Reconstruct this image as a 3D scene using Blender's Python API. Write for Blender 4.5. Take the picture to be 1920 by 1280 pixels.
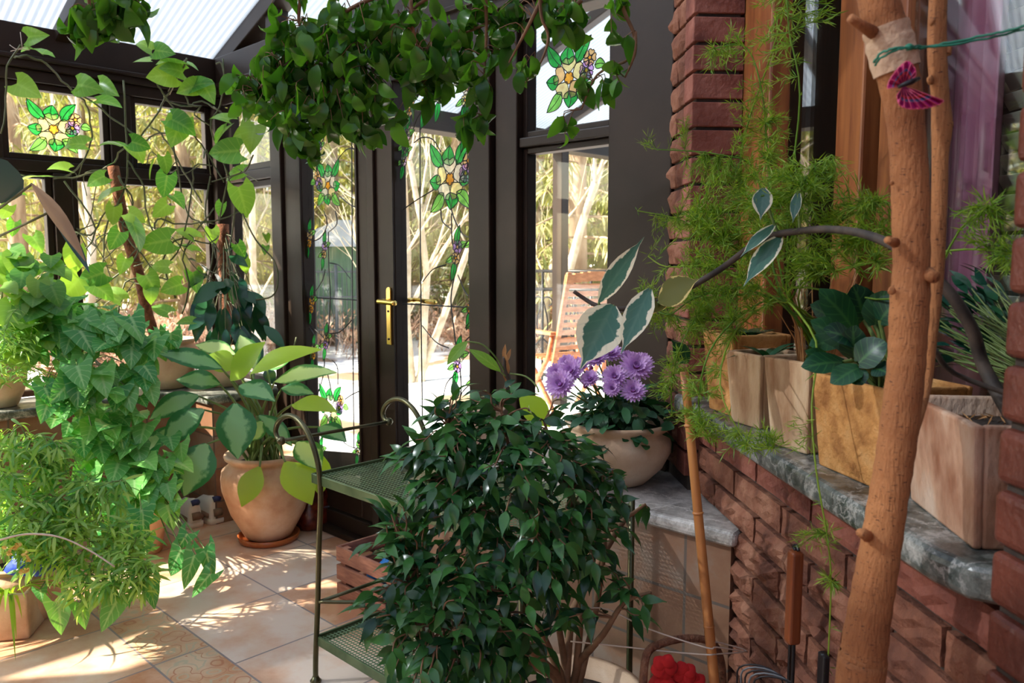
import bpy, math, random
from mathutils import Vector as V, Matrix

R = random.Random(11)
sc = bpy.context.scene
for o in list(bpy.data.objects):
    bpy.data.objects.remove(o)
COL = sc.collection

# ------------------------------------------------------------------ camera, sky, sun, exposure
F = 1504.0
CAM = V((0, 0, 1.3))
TH = math.atan(151 / F)
cd = bpy.data.cameras.new('camera')
cam = bpy.data.objects.new('camera', cd)
COL.objects.link(cam)
cam.location = CAM
cam.rotation_euler = (math.pi / 2 - TH, 0, 0)
cd.sensor_width = 36
cd.lens = 36 * F / 1920
cd.clip_start = 0.05
cd.clip_end = 300
cd.dof.use_dof = True
cd.dof.focus_distance = 2.1
cd.dof.aperture_fstop = 7.0
sc.camera = cam

wd = bpy.data.worlds.new('sky')
sc.world = wd
wd.use_nodes = True
wn = wd.node_tree.nodes
bg = wn['Background']
sky = wn.new('ShaderNodeTexSky')
sky.sky_type = 'NISHITA'
sky.sun_disc = False
sky.sun_elevation = math.radians(38)
sky.sun_rotation = math.radians(-100)
sky.dust_density = 3.0
sky.ozone_density = 1.0
wd.node_tree.links.new(sky.outputs[0], bg.inputs[0])
bg.inputs[1].default_value = 0.165

sl = bpy.data.lights.new('sun', 'SUN')
sl.energy = 9.0
sl.angle = math.radians(0.7)
sl.color = (1.0, 0.88, 0.72)
sun = bpy.data.objects.new('sun', sl)
COL.objects.link(sun)
sun.rotation_euler = V((1.0, 0.16, -0.72)).to_track_quat('-Z', 'Y').to_euler()
sun.location = (-6, 0, 6)

vs = sc.view_settings
vs.view_transform = 'Standard'
vs.look = 'None'
vs.exposure = 1.3
vs.gamma = 1
vs.use_curve_mapping = False
sc.cycles.transparent_max_bounces = 24
sc.cycles.max_bounces = 10
sc.cycles.diffuse_bounces = 5
sc.cycles.use_denoising = True
sc.cycles.sample_clamp_indirect = 6

# ------------------------------------------------------------------ geometry of the place
COR = V((-1.61886, 4.57385, 0))
DU = V((0.71705, -0.69702, 0))      # along the door wall
DV = V((0.69702, 0.71705, 0))       # along the left wall, outwards
BA = V((0.47806, 2.53551, 0))
DS = V((0.07258, -0.99736, 0))      # along the brick wall
DN = V((-0.99736, -0.07258, 0))     # brick wall towards the room
Z = V((0, 0, 1))

def G(u, v, z): return COR + DU * u + DV * v + Z * z
def GL(v, u, z): return G(u, v, z)
def S(s, n, z): return BA + DS * s + DN * n + Z * z
def W(x, y, z): return V((x, y, z))

FW = V((0, math.cos(TH), -math.sin(TH)))
UPV = V((0, math.sin(TH), math.cos(TH)))
def ray(x, y): return FW + V((1, 0, 0)) * ((x - 960) / F) + UPV * ((640 - y) / F)
def at(x, y, Y):
    r = ray(x, y)
    return CAM + r * (Y / r.y)
def onz(x, y, z):
    r = ray(x, y)
    return CAM + r * ((z - 1.3) / r.z)
def onpl(x, y, p0, n):
    r = ray(x, y)
    return CAM + r * ((p0 - CAM).dot(n) / r.dot(n))
def uzD(x, y, v=0.0):
    p = onpl(x, y, G(0, v, 0), DV)
    return (p - COR).dot(DU), p.z
def vzL(x, y, u=0.0):
    p = onpl(x, y, G(u, 0, 0), DU)
    return (p - COR).dot(DV), p.z
def szB(x, y, n=0.0):
    p = onpl(x, y, S(0, n, 0), DN)
    return (p - BA).dot(DS), p.z

# ------------------------------------------------------------------ mesh helper
class MB:
    def __init__(self):
        self.v = []; self.f = []; self.mi = []; self.uv = []; self.m = 0
    def face(self, idx, uv=None):
        self.f.append(idx); self.mi.append(self.m)
        self.uv.append(uv or [(0.5, 0.5)] * len(idx))
    def poly(self, pts):
        b = len(self.v); self.v += pts
        self.face(list(range(b, b + len(pts))))
    def box(self, fn, a0, a1, b0, b1, c0, c1):
        b = len(self.v)
        for a in (a0, a1):
            for bb in (b0, b1):
                for c in (c0, c1):
                    self.v.append(V(fn(a, bb, c)))
        for q in ((0, 1, 3, 2), (4, 6, 7, 5), (0, 4, 5, 1), (2, 3, 7, 6), (0, 2, 6, 4), (1, 5, 7, 3)):
            self.face([b + i for i in q], [(0, 0), (1, 0), (1, 1), (0, 1)])
        return self
    def ring(self, fn, a0, a1, z0, z1, w, b0, b1):
        self.box(fn, a0, a0 + w, b0, b1, z0, z1); self.box(fn, a1 - w, a1, b0, b1, z0, z1)
        self.box(fn, a0 + w, a1 - w, b0, b1, z0, z0 + w); self.box(fn, a0 + w, a1 - w, b0, b1, z1 - w, z1)
        return self
    def prism(self, fn, pts, z0, z1):
        b = len(self.v); n = len(pts)
        for z in (z0, z1):
            for p in pts: self.v.append(V(fn(p[0], p[1], z)))
        self.face(list(range(b, b + n))[::-1]); self.face(list(range(b + n, b + 2 * n)))
        for i in range(n):
            j = (i + 1) % n
            self.face([b + i, b + j, b + n + j, b + n + i])
        return self
    def tube(self, pts, rad, n=6, caps=True):
        k = len(pts); b = len(self.v)
        if not isinstance(rad, (list, tuple)): rad = [rad] * k
        ref = None; acc = 0.0
        ls = [0.0]
        for i in range(1, k):
            ls.append(ls[-1] + (pts[i] - pts[i - 1]).length)
        for i in range(k):
            t = (pts[min(i + 1, k - 1)] - pts[max(i - 1, 0)])
            t = t.normalized() if t.length > 1e-9 else V((0, 0, 1))
            if ref is None:
                ref = V((0, 0, 1)) if abs(t.z) < 0.9 else V((1, 0, 0))
            a = t.cross(ref)
            if a.length < 1e-6: a = t.cross(V((0.3, 1, 0.2)))
            a.normalize(); bb = a.cross(t).normalized(); ref = bb if abs(t.dot(bb)) < 0.9 else ref
            for j in range(n):
                an = 2 * math.pi * j / n
                self.v.append(pts[i] + (a * math.cos(an) + bb * math.sin(an)) * rad[i])
        for i in range(k - 1):
            for j in range(n):
                j2 = (j + 1) % n
                u0, u1 = j / n, (j + 1) / n
                self.face([b + i * n + j, b + i * n + j2, b + (i + 1) * n + j2, b + (i + 1) * n + j],
                          [(u0, ls[i]), (u1, ls[i]), (u1, ls[i + 1]), (u0, ls[i + 1])])
        if caps:
            self.face([b + j for j in range(n)][::-1]); self.face([b + (k - 1) * n + j for j in range(n)])
        return self
    def lathe(self, c, prof, n=36, wob=0.0):
        b = len(self.v); k = len(prof)
        for (r, z) in prof:
            for j in range(n):
                an = 2 * math.pi * j / n
                rr = r * (1 + wob * math.sin(3 * an + z * 20))
                self.v.append(V((c[0] + rr * math.cos(an), c[1] + rr * math.sin(an), c[2] + z)))
        for i in range(k - 1):
            for j in range(n):
                j2 = (j + 1) % n
                self.face([b + i * n + j, b + i * n + j2, b + (i + 1) * n + j2, b + (i + 1) * n + j])
        if prof[0][0] > 1e-6: self.face([b + j for j in range(n)][::-1])
        if prof[-1][0] > 1e-6: self.face([b + (k - 1) * n + j for j in range(n)])
        return self
    def blob(self, c, rx, ry, rz, n=12, m=8, amp=0.15, seed=0):
        rr = random.Random(seed); b = len(self.v)
        ph = [rr.uniform(0, 6.28) for _ in range(8)]
        for i in range(m + 1):
            th = math.pi * i / m
            for j in range(n):
                an = 2 * math.pi * j / n
                k = 1 + amp * (math.sin(3 * an + ph[0] + 2 * th) * math.sin(2 * th + ph[1]) + 0.6 * math.sin(5 * an + ph[2]) * math.sin(4 * th + ph[3])) * math.sin(th)
                self.v.append(V((c[0] + rx * k * math.sin(th) * math.cos(an), c[1] + ry * k * math.sin(th) * math.sin(an), c[2] + rz * k * math.cos(th))))
        for i in range(m):
            for j in range(n):
                j2 = (j + 1) % n
                self.face([b + i * n + j, b + (i + 1) * n + j, b + (i + 1) * n + j2, b + i * n + j2])
        return self
    def leaf(self, p, d, nrm, L, Wd, shape, curl=0.6, fold=0.15, cols=3, wave=0.0):
        prof, back = SH[shape]
        d = d.normalized(); sd = d.cross(nrm)
        if sd.length < 1e-5: sd = d.cross(V((0.31, 0.7, 0.4)))
        sd.normalize(); nr = sd.cross(d)
        k = len(prof); b = len(self.v)
        cs = (-1, 0, 1) if cols == 3 else (-1, -0.5, 0, 0.5, 1)
        for i in range(k):
            t = i / (k - 1)
            if abs(curl) > 1e-3:
                al = math.sin(curl * t) / curl * L; zz = -(1 - math.cos(curl * t)) / curl * L
            else: al = t * L; zz = 0
            w = prof[i] * Wd * 0.5
            for s in cs:
                bk = back * L * s * s * (1 - t) ** 3
                zw = wave * L * math.sin(t * 9 + s * 2) * abs(s)
                self.v.append(p + d * (al - bk) + sd * (s * w) + nr * (zz + fold * abs(s) * w + zw))
        nc = len(cs)
        for i in range(k - 1):
            for j in range(nc - 1):
                u0, u1 = cs[j] * 0.5 + 0.5, cs[j + 1] * 0.5 + 0.5
                t0, t1 = i / (k - 1), (i + 1) / (k - 1)
                self.face([b + i * nc + j, b + i * nc + j + 1, b + (i + 1) * nc + j + 1, b + (i + 1) * nc + j],
                          [(u0, t0), (u1, t0), (u1, t1), (u0, t1)])
        return self
    def needle(self, p, d, L, w):
        b = len(self.v)
        s = d.cross(V((R.uniform(-1, 1), R.uniform(-1, 1), R.uniform(-1, 1))))
        if s.length < 1e-5: s = V((1, 0, 0))
        s = s.normalized() * w
        self.v += [p, p + d * (L * 0.5) + s, p + d * L, p + d * (L * 0.5) - s]
        self.face([b, b + 1, b + 2, b + 3])
    def build(self, name, mats, parent=None, smooth=True, bevel=0.0, seg=2, loc=None):
        me = bpy.data.meshes.new(name)
        off = V((0, 0, 0))
        if parent is not None: off = WL(parent)
        if loc is not None: off = off + (loc - off)
        me.from_pydata([tuple(p - off) for p in self.v], [], self.f)
        if not isinstance(mats, (list, tuple)): mats = [mats]
        for m in mats: me.materials.append(m)
        me.polygons.foreach_set('material_index', self.mi)
        if smooth: me.polygons.foreach_set('use_smooth', [True] * len(self.f))
        ul = me.uv_layers.new(name='UVMap')
        ul.data.foreach_set('uv', [c for fu in self.uv for q in fu for c in q])
        me.update()
        o = bpy.data.objects.new(name, me)
        COL.objects.link(o)
        if parent is not None:
            o.parent = parent
            if loc is not None: o.location = loc - WL(parent)
        elif loc is not None: o.location = loc
        if bevel > 0:
            bm = o.modifiers.new('bevel', 'BEVEL'); bm.width = bevel; bm.segments = seg; bm.limit_method = 'ANGLE'
            bm.harden_normals = False
        return o

def WL(o):
    p = V((0, 0, 0))
    while o is not None:
        p = p + o.location; o = o.parent
    return p

def prof_(s): return [float(x) for x in s.split()]
SH = {
    'ficus': (prof_('0.08 0.7 1 0.9 0.6 0.2 0.04'), 0.0),
    'curly': (prof_('0.1 0.7 1 1 0.85 0.5 0.06'), 0.0),
    'narrow': (prof_('0.2 0.85 1 0.8 0.05'), 0.0),
    'lance': (prof_('0.12 0.5 0.82 0.98 1 0.9 0.68 0.36 0.03'), 0.0),
    'heart': (prof_('0.7 1 1 0.88 0.66 0.36 0.02'), 0.26),
    'arrow': (prof_('0.85 1 0.8 0.68 0.5 0.26 0.02'), 0.42),
    'rubber': (prof_('0.15 0.6 0.9 1 1 0.85 0.55 0.15 0.02'), 0.0),
    'round': (prof_('0.3 0.75 1 1 0.95 0.7 0.2'), 0.08),
    'strap': (prof_('0.6 0.9 1 1 0.9 0.7 0.4 0.05'), 0.0),
    'petal': (prof_('0.35 0.8 1 0.9 0.4'), 0.0),
}

def tag(o, label=None, cat=None, group=None, kind=None):
    if label: o['label'] = label
    if cat: o['category'] = cat
    if group: o['group'] = group
    if kind: o['kind'] = kind
    return o
def thing(name, label, cat, loc, group=None):
    o = bpy.data.objects.new(name, None); COL.objects.link(o)
    o.location = loc; o.empty_display_size = 0.05
    return tag(o, label, cat, group)
def struct(o): o['kind'] = 'structure'; return o
def rv(a=1.0): return V((R.uniform(-a, a), R.uniform(-a, a), R.uniform(-a, a)))
def smoothpts(pts, n=4):
    """Catmull-Rom through the points (Vectors or (Vector, radius))."""
    out = []; k = len(pts)
    for i in range(k - 1):
        p0, p1, p2, p3 = pts[max(i - 1, 0)], pts[i], pts[i + 1], pts[min(i + 2, k - 1)]
        for j in range(n):
            t = j / n; t2 = t * t; t3 = t2 * t
            out.append(0.5 * ((2 * p1) + (p2 - p0) * t + (2 * p0 - 5 * p1 + 4 * p2 - p3) * t2 + (3 * p1 - p0 - 3 * p2 + p3) * t3))
    out.append(pts[-1].copy())
    return out
def lerp_list(vals, n):
    out = []; k = len(vals)
    for i in range(n):
        x = i * (k - 1) / (n - 1); a = min(int(x), k - 2)
        out.append(vals[a] + (vals[a + 1] - vals[a]) * (x - a))
    return out

# ------------------------------------------------------------------ materials
def newmat(name):
    m = bpy.data.materials.new(name); m.use_nodes = True
    nt = m.node_tree
    return m, nt, nt.nodes, nt.links, nt.nodes['Principled BSDF']
def ramp(ns, cols):
    r = ns.new('ShaderNodeValToRGB'); el = r.color_ramp.elements
    while len(el) < len(cols): el.new(0.5)
    for e, (p, c) in zip(el, cols):
        e.position = p; e.color = (c[0], c[1], c[2], 1)
    return r
def noise(ns, ls, scale, detail=4, vec=None, rough=0.55):
    n = ns.new('ShaderNodeTexNoise'); n.inputs['Scale'].default_value = scale
    n.inputs['Detail'].default_value = detail; n.inputs['Roughness'].default_value = rough
    if vec: ls.new(vec, n.inputs['Vector'])
    return n
def pm(name, c1, c2=None, c3=None, scale=6, rough=0.6, metal=0.0, bump=0.0, bscale=40, lo=0.35, hi=0.65, spec=0.5, stretch=None):
    m, nt, ns, ls, b = newmat(name)
    tc = ns.new('ShaderNodeTexCoord'); vec = tc.outputs['Object']
    if stretch:
        mp = ns.new('ShaderNodeMapping'); mp.inputs['Scale'].default_value = stretch
        ls.new(vec, mp.inputs[0]); vec = mp.outputs[0]
    if c2:
        n = noise(ns, ls, scale, 6, vec)
        cols = [(lo, c1), (hi, c2)] if not c3 else [(lo, c1), ((lo + hi) / 2, c2), (hi, c3)]
        r = ramp(ns, cols); ls.new(n.outputs[0], r.inputs[0]); ls.new(r.outputs[0], b.inputs['Base Color'])
    else: b.inputs['Base Color'].default_value = (*c1, 1)
    b.inputs['Roughness'].default_value = rough; b.inputs['Metallic'].default_value = metal
    b.inputs['Specular IOR Level'].default_value = spec
    if bump:
        n2 = noise(ns, ls, bscale, 5, vec); bp = ns.new('ShaderNodeBump')
        bp.inputs['Strength'].default_value = bump; bp.inputs['Distance'].default_value = 0.01
        ls.new(n2.outputs[0], bp.inputs['Height']); ls.new(bp.outputs[0], b.inputs['Normal'])
    return m
def leafmat(name, ca, cb, trans=0.35, rough=0.35, tcol=None, veins=None, margin=None, blotch=None):
    m, nt, ns, ls, b = newmat(name)
    geo = ns.new('ShaderNodeNewGeometry')
    r = ramp(ns, [(0, ca), (1, cb)]); ls.new(geo.outputs['Random Per Island'], r.inputs[0])
    col = r.outputs[0]
    uv = ns.new('ShaderNodeUVMap'); sep = ns.new('ShaderNodeSeparateXYZ'); ls.new(uv.outputs[0], sep.inputs[0])
    def math_(op, a, bb=None):
        n = ns.new('ShaderNodeMath'); n.operation = op
        for i, x in enumerate((a, bb)):
            if x is None: continue
            if isinstance(x, (int, float)): n.inputs[i].default_value = x
            else: ls.new(x, n.inputs[i])
        return n.outputs[0]
    au = math_('ABSOLUTE', math_('MULTIPLY', math_('SUBTRACT', sep.outputs[0], 0.5), 2.0))
    def mix(fac, c):
        nonlocal col
        mx = ns.new('ShaderNodeMix'); mx.data_type = 'RGBA'
        ls.new(fac, mx.inputs['Factor']); ls.new(col, mx.inputs['A'])
        mx.inputs['B'].default_value = (*c, 1); col = mx.outputs['Result']
    tc = ns.new('ShaderNodeTexCoord')
    if blotch:      # pale centre with a ragged edge
        n = noise(ns, ls, blotch[1], 5, tc.outputs['Object'])
        x = math_('ADD', au, math_('MULTIPLY', math_('SUBTRACT', n.outputs[0], 0.5), 1.1))
        mr = ns.new('ShaderNodeMapRange'); mr.inputs[1].default_value = blotch[2] + 0.1; mr.inputs[2].default_value = blotch[2] - 0.1
        ls.new(x, mr.inputs[0]); mix(mr.outputs[0], blotch[0])
    if margin:      # pale ragged margin
        n = noise(ns, ls, margin[1], 4, tc.outputs['Object'])
        x = math_('ADD', au, math_('MULTIPLY', math_('SUBTRACT', n.outputs[0], 0.5), 1.3))
        mr = ns.new('ShaderNodeMapRange'); mr.inputs[1].default_value = margin[2] - 0.03; mr.inputs[2].default_value = margin[2] + 0.03
        ls.new(x, mr.inputs[0]); mix(mr.outputs[0], margin[0])
    if veins:       # midrib and side veins
        w = math_('SINE', math_('MULTIPLY', math_('SUBTRACT', sep.outputs[1], math_('MULTIPLY', au, 0.3)), 34.0))
        mr = ns.new('ShaderNodeMapRange'); mr.inputs[1].default_value = 0.72; mr.inputs[2].default_value = 1.0; mr.inputs[4].default_value = veins[1]
        ls.new(w, mr.inputs[0]); mix(mr.outputs[0], veins[0])
        mr = ns.new('ShaderNodeMapRange'); mr.inputs[1].default_value = 0.16; mr.inputs[2].default_value = 0.04; mr.inputs[4].default_value = min(1, veins[1] * 1.6)
        ls.new(au, mr.inputs[0]); mix(mr.outputs[0], veins[0])
    ls.new(col, b.inputs['Base Color']); b.inputs['Roughness'].default_value = rough
    b.inputs['Specular IOR Level'].default_value = 0.45
    tr = ns.new('ShaderNodeBsdfTranslucent')
    if tcol is None: tcol = (1.6, 1.5, 0.55)
    mu = ns.new('ShaderNodeMix'); mu.data_type = 'RGBA'; mu.blend_type = 'MULTIPLY'; mu.inputs['Factor'].default_value = 1
    ls.new(col, mu.inputs['A']); mu.inputs['B'].default_value = (*tcol, 1)
    ls.new(mu.outputs['Result'], tr.inputs[0])
    ms = ns.new('ShaderNodeMixShader'); ms.inputs[0].default_value = trans
    ls.new(b.outputs[0], ms.inputs[1]); ls.new(tr.outputs[0], ms.inputs[2])
    ls.new(ms.outputs[0], ns['Material Output'].inputs[0])
    return m
def glassmat(name, refl=1.0, tint=(0.96, 0.98, 0.97), base=0.03):
    m, nt, ns, ls, b = newmat(name); ns.remove(b)
    t = ns.new('ShaderNodeBsdfTransparent'); t.inputs[0].default_value = (*tint, 1)
    g = ns.new('ShaderNodeBsdfGlossy'); g.inputs['Roughness'].default_value = 0.02
    lw = ns.new('ShaderNodeLayerWeight'); lw.inputs[0].default_value = 0.5
    pw = ns.new('ShaderNodeMath'); pw.operation = 'POWER'; pw.inputs[1].default_value = 4.5; ls.new(lw.outputs['Facing'], pw.inputs[0])
    ml = ns.new('ShaderNodeMath'); ml.operation = 'MULTIPLY_ADD'; ml.inputs[1].default_value = refl; ml.inputs[2].default_value = base
    ml.use_clamp = True
    ls.new(pw.outputs[0], ml.inputs[0])
    ms = ns.new('ShaderNodeMixShader'); ls.new(ml.outputs[0], ms.inputs[0]); ls.new(t.outputs[0], ms.inputs[1]); ls.new(g.outputs[0], ms.inputs[2])
    ls.new(ms.outputs[0], ns['Material Output'].inputs[0])
    return m
def stainmat(name, c):
    m, nt, ns, ls, b = newmat(name)
    tc = ns.new('ShaderNodeTexCoord'); n = noise(ns, ls, 30, 4, tc.outputs['Object'])
    r = ramp(ns, [(0.3, tuple(x * 0.7 for x in c)), (0.7, tuple(min(1, x * 1.25 + 0.03) for x in c))]); ls.new(n.outputs[0], r.inputs[0])
    t = ns.new('ShaderNodeBsdfTransparent'); ls.new(r.outputs[0], t.inputs[0])
    tl = ns.new('ShaderNodeBsdfTranslucent'); ls.new(r.outputs[0], tl.inputs[0])
    ls.new(r.outputs[0], b.inputs['Base Color']); b.inputs['Roughness'].default_value = 0.15
    m1 = ns.new('ShaderNodeMixShader'); m1.inputs[0].default_value = 0.45; ls.new(t.outputs[0], m1.inputs[1]); ls.new(tl.outputs[0], m1.inputs[2])
    m2 = ns.new('ShaderNodeMixShader'); m2.inputs[0].default_value = 0.25; ls.new(m1.outputs[0], m2.inputs[1]); ls.new(b.outputs[0], m2.inputs[2])
    ls.new(m2.outputs[0], ns['Material Output'].inputs[0])
    return m
def polymat(name):
    m, nt, ns, ls, b = newmat(name)
    uv = ns.new('ShaderNodeUVMap'); wv = ns.new('ShaderNodeTexWave'); wv.inputs['Scale'].default_value = 9
    wv.inputs['Distortion'].default_value = 0.3
    ls.new(uv.outputs[0], wv.inputs[0])
    r = ramp(ns, [(0.2, (0.40, 0.45, 0.52)), (0.8, (0.58, 0.63, 0.70))]); ls.new(wv.outputs[0], r.inputs[0])
    t = ns.new('ShaderNodeBsdfTransparent'); ls.new(r.outputs[0], t.inputs[0])
    tl = ns.new('ShaderNodeBsdfTranslucent'); ls.new(r.outputs[0], tl.inputs[0])
    ls.new(r.outputs[0], b.inputs['Base Color']); b.inputs['Roughness'].default_value = 0.2
    m1 = ns.new('ShaderNodeMixShader'); m1.inputs[0].default_value = 0.45; ls.new(t.outputs[0], m1.inputs[1]); ls.new(tl.outputs[0], m1.inputs[2])
    m2 = ns.new('ShaderNodeMixShader'); m2.inputs[0].default_value = 0.12; ls.new(m1.outputs[0], m2.inputs[1]); ls.new(b.outputs[0], m2.inputs[2])
    ls.new(m2.outputs[0], ns['Material Output'].inputs[0])
    return m

def marblemat(name, c1, c2, c3, scale):
    m, nt, ns, ls, b = newmat(name)
    tc = ns.new('ShaderNodeTexCoord')
    n1 = noise(ns, ls, scale * 0.6, 8, tc.outputs['Object'], 0.7)
    va = ns.new('ShaderNodeVectorMath'); va.operation = 'MULTIPLY_ADD'; va.inputs[1].default_value = (0.16, 0.16, 0.16)
    ls.new(n1.outputs['Color'], va.inputs[0]); ls.new(tc.outputs['Object'], va.inputs[2])
    n2 = noise(ns, ls, scale, 10, va.outputs[0], 0.72)
    r = ramp(ns, [(0.38, c1), (0.52, c2), (0.68, c3)]); ls.new(n2.outputs[0], r.inputs[0])
    vo = ns.new('ShaderNodeTexVoronoi'); vo.feature = 'DISTANCE_TO_EDGE'; vo.inputs['Scale'].default_value = scale * 0.8; ls.new(va.outputs[0], vo.inputs['Vector'])
    mr = ns.new('ShaderNodeMapRange'); mr.inputs[1].default_value = 0.035; mr.inputs[2].default_value = 0.0; mr.inputs[4].default_value = 0.7; ls.new(vo.outputs['Distance'], mr.inputs[0])
    mx = ns.new('ShaderNodeMix'); mx.data_type = 'RGBA'; ls.new(mr.outputs[0], mx.inputs['Factor']); ls.new(r.outputs[0], mx.inputs['A']); mx.inputs['B'].default_value = (*c3, 1)
    ls.new(mx.outputs['Result'], b.inputs['Base Color']); b.inputs['Roughness'].default_value = 0.3
    return m

M = {}
M['frame'] = pm('bronze_aluminium', (0.016, 0.009, 0.006), (0.030, 0.018, 0.012), scale=3, rough=0.4, spec=0.25)
M['glass'] = glassmat('clear_glass', 0.8)
M['houseglass'] = glassmat('house_glass', 0.75, (0.9, 0.93, 0.92), 0.2)
M['poly'] = polymat('ribbed_polycarbonate')
M['lead'] = pm('lead', (0.012, 0.012, 0.014), rough=0.4)
for k, c in dict(green=(0.02, 0.42, 0.06), lime=(0.22, 0.62, 0.10), yellow=(0.95, 0.72, 0.32), cream=(0.95, 0.82, 0.62), orange=(0.95, 0.38, 0.02), purple=(0.55, 0.32, 0.72), pink=(0.85, 0.5, 0.65), amber=(0.75, 0.48, 0.2)).items():
    M['st_' + k] = stainmat('stained_' + k, c)
M['brass'] = pm('polished_brass', (0.85, 0.58, 0.16), rough=0.22, metal=1.0)
M['brick'] = pm('red_brick', (0.15, 0.04, 0.026), (0.24, 0.072, 0.046), (0.31, 0.11, 0.075), scale=11, rough=0.75, bump=0.6, bscale=60)
M['brickrough'] = pm('rock_faced_brick', (0.12, 0.040, 0.022), (0.215, 0.078, 0.042), (0.32, 0.145, 0.085), scale=9, rough=0.85, bump=1.0, bscale=45)
M['brickglaze'] = pm('smooth_brick', (0.085, 0.022, 0.015), (0.16, 0.045, 0.028), scale=8, rough=0.32, bump=0.3, bscale=90)
M['mortar'] = pm('dark_mortar', (0.035, 0.024, 0.02), (0.06, 0.045, 0.035), scale=30, rough=0.95)
M['wood'] = pm('varnished_wood', (0.19, 0.055, 0.018), (0.33, 0.115, 0.035), scale=5, rough=0.35, stretch=(9, 9, 0.7))
M['crate'] = pm('stained_pine', (0.22, 0.075, 0.045), (0.42, 0.17, 0.10), scale=6, rough=0.55, stretch=(2, 2, 14))
M['teak'] = pm('oiled_teak', (0.40, 0.13, 0.05), (0.62, 0.25, 0.11), scale=6, rough=0.45, stretch=(3, 3, 8))
M['soil'] = pm('potting_soil', (0.012, 0.008, 0.006), (0.055, 0.035, 0.025), scale=60, rough=0.95, bump=1, bscale=120)
M['terra'] = pm('pale_terracotta', (0.46, 0.22, 0.12), (0.63, 0.37, 0.23), (0.72, 0.52, 0.38), scale=5, rough=0.6, bump=0.15, bscale=60)
M['terra2'] = pm('buff_terracotta', (0.48, 0.30, 0.18), (0.62, 0.43, 0.28), (0.70, 0.54, 0.39), scale=6, rough=0.65, bump=0.2, bscale=70)
M['orange_clay'] = pm('orange_clay', (0.35, 0.12, 0.03), (0.62, 0.27, 0.08), scale=14, rough=0.7, bump=0.3, bscale=80)
M['saucer'] = pm('glazed_saucer', (0.36, 0.09, 0.025), (0.50, 0.15, 0.04), scale=8, rough=0.3)
M['planter_a'] = pm('weathered_cream_clay', (0.34, 0.17, 0.08), (0.62, 0.42, 0.25), (0.74, 0.60, 0.42), scale=7, rough=0.75, bump=0.4, bscale=60, stretch=(1.5, 1.5, 0.45))
M['planter_b'] = pm('orange_speckled_clay', (0.34, 0.13, 0.03), (0.60, 0.28, 0.08), (0.66, 0.35, 0.13), scale=16, rough=0.75, bump=0.5, bscale=90)
M['planter_c'] = pm('flaking_brown_clay', (0.30, 0.12, 0.06), (0.52, 0.30, 0.19), (0.66, 0.48, 0.36), scale=9, rough=0.8, bump=0.6, bscale=50, stretch=(1.2, 1.2, 0.6))
M['greypot'] = pm('grey_glazed_pot', (0.07, 0.08, 0.085), (0.13, 0.14, 0.15), scale=6, rough=0.35)
M['marble'] = marblemat('green_grey_marble', (0.02, 0.03, 0.026), (0.13, 0.14, 0.125), (0.50, 0.48, 0.44), 16)
M['marblepale'] = marblemat('pale_marble', (0.17, 0.155, 0.14), (0.42, 0.39, 0.36), (0.68, 0.64, 0.60), 11)
M['greenmetal'] = pm('green_painted_metal', (0.045, 0.085, 0.035), (0.10, 0.15, 0.07), scale=12, rough=0.35, metal=0.4)
M['tubemetal'] = pm('olive_bronze_tube', (0.06, 0.065, 0.03), (0.12, 0.11, 0.055), scale=9, rough=0.3, metal=0.7)
M['stem'] = pm('green_stem', (0.10, 0.17, 0.035), (0.20, 0.27, 0.08), scale=10, rough=0.5)
M['vine'] = pm('vine_stem', (0.06, 0.085, 0.03), (0.15, 0.15, 0.07), scale=8, rough=0.55)
M['twig'] = pm('brown_twig', (0.14, 0.075, 0.035), (0.27, 0.15, 0.075), scale=20, rough=0.75)
M['darktwig'] = pm('dark_twig', (0.03, 0.022, 0.018), (0.085, 0.06, 0.045), scale=25, rough=0.7)
M['drystem'] = pm('dry_stem', (0.30, 0.13, 0.04), (0.50, 0.25, 0.09), scale=15, rough=0.8)
M['moss'] = pm('coir_pole', (0.13, 0.04, 0.018), (0.30, 0.11, 0.05), scale=40, rough=0.95, bump=1, bscale=140)
M['bamboo'] = pm('bamboo', (0.42, 0.15, 0.04), (0.60, 0.26, 0.08), scale=7, rough=0.4, stretch=(4, 4, 0.5))
M['string'] = pm('white_string', (0.62, 0.52, 0.42), rough=0.8)
M['twine'] = pm('green_twine', (0.008, 0.13, 0.075), (0.02, 0.22, 0.13), scale=50, rough=0.6)
M['bandage'] = pm('gauze_bandage', (0.48, 0.31, 0.19), (0.66, 0.46, 0.31), scale=22, rough=0.9, bump=0.6, bscale=70)
M['black'] = pm('black_iron', (0.012, 0.012, 0.014), rough=0.4, metal=0.3)
M['blue'] = pm('blue_plastic', (0.01, 0.13, 0.42), (0.03, 0.26, 0.60), scale=9, rough=0.35, bump=0.5, bscale=20)
M['royal'] = pm('royal_blue_cloth', (0.005, 0.03, 0.35), (0.01, 0.06, 0.52), scale=9, rough=0.6, bump=0.5, bscale=30)
M['red'] = pm('red_felt', (0.45, 0.008, 0.01), (0.62, 0.02, 0.02), scale=20, rough=0.9)
M['white'] = pm('white_leather', (0.72, 0.71, 0.70), rough=0.5)
M['navy'] = pm('navy_cloth', (0.02, 0.03, 0.12), rough=0.6)
M['taupe'] = pm('taupe_suede', (0.20, 0.13, 0.09), rough=0.8)
M['wicker'] = pm('wicker', (0.16, 0.06, 0.03), (0.33, 0.15, 0.075), scale=60, rough=0.6, bump=1, bscale=120)
M['handlewood'] = pm('red_brown_handle', (0.14, 0.035, 0.012), (0.26, 0.07, 0.022), scale=6, rough=0.3, stretch=(8, 8, 0.6))
M['curtain'] = pm('pink_curtain', (0.62, 0.22, 0.38), (0.76, 0.34, 0.50), scale=3, rough=0.85)
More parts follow.
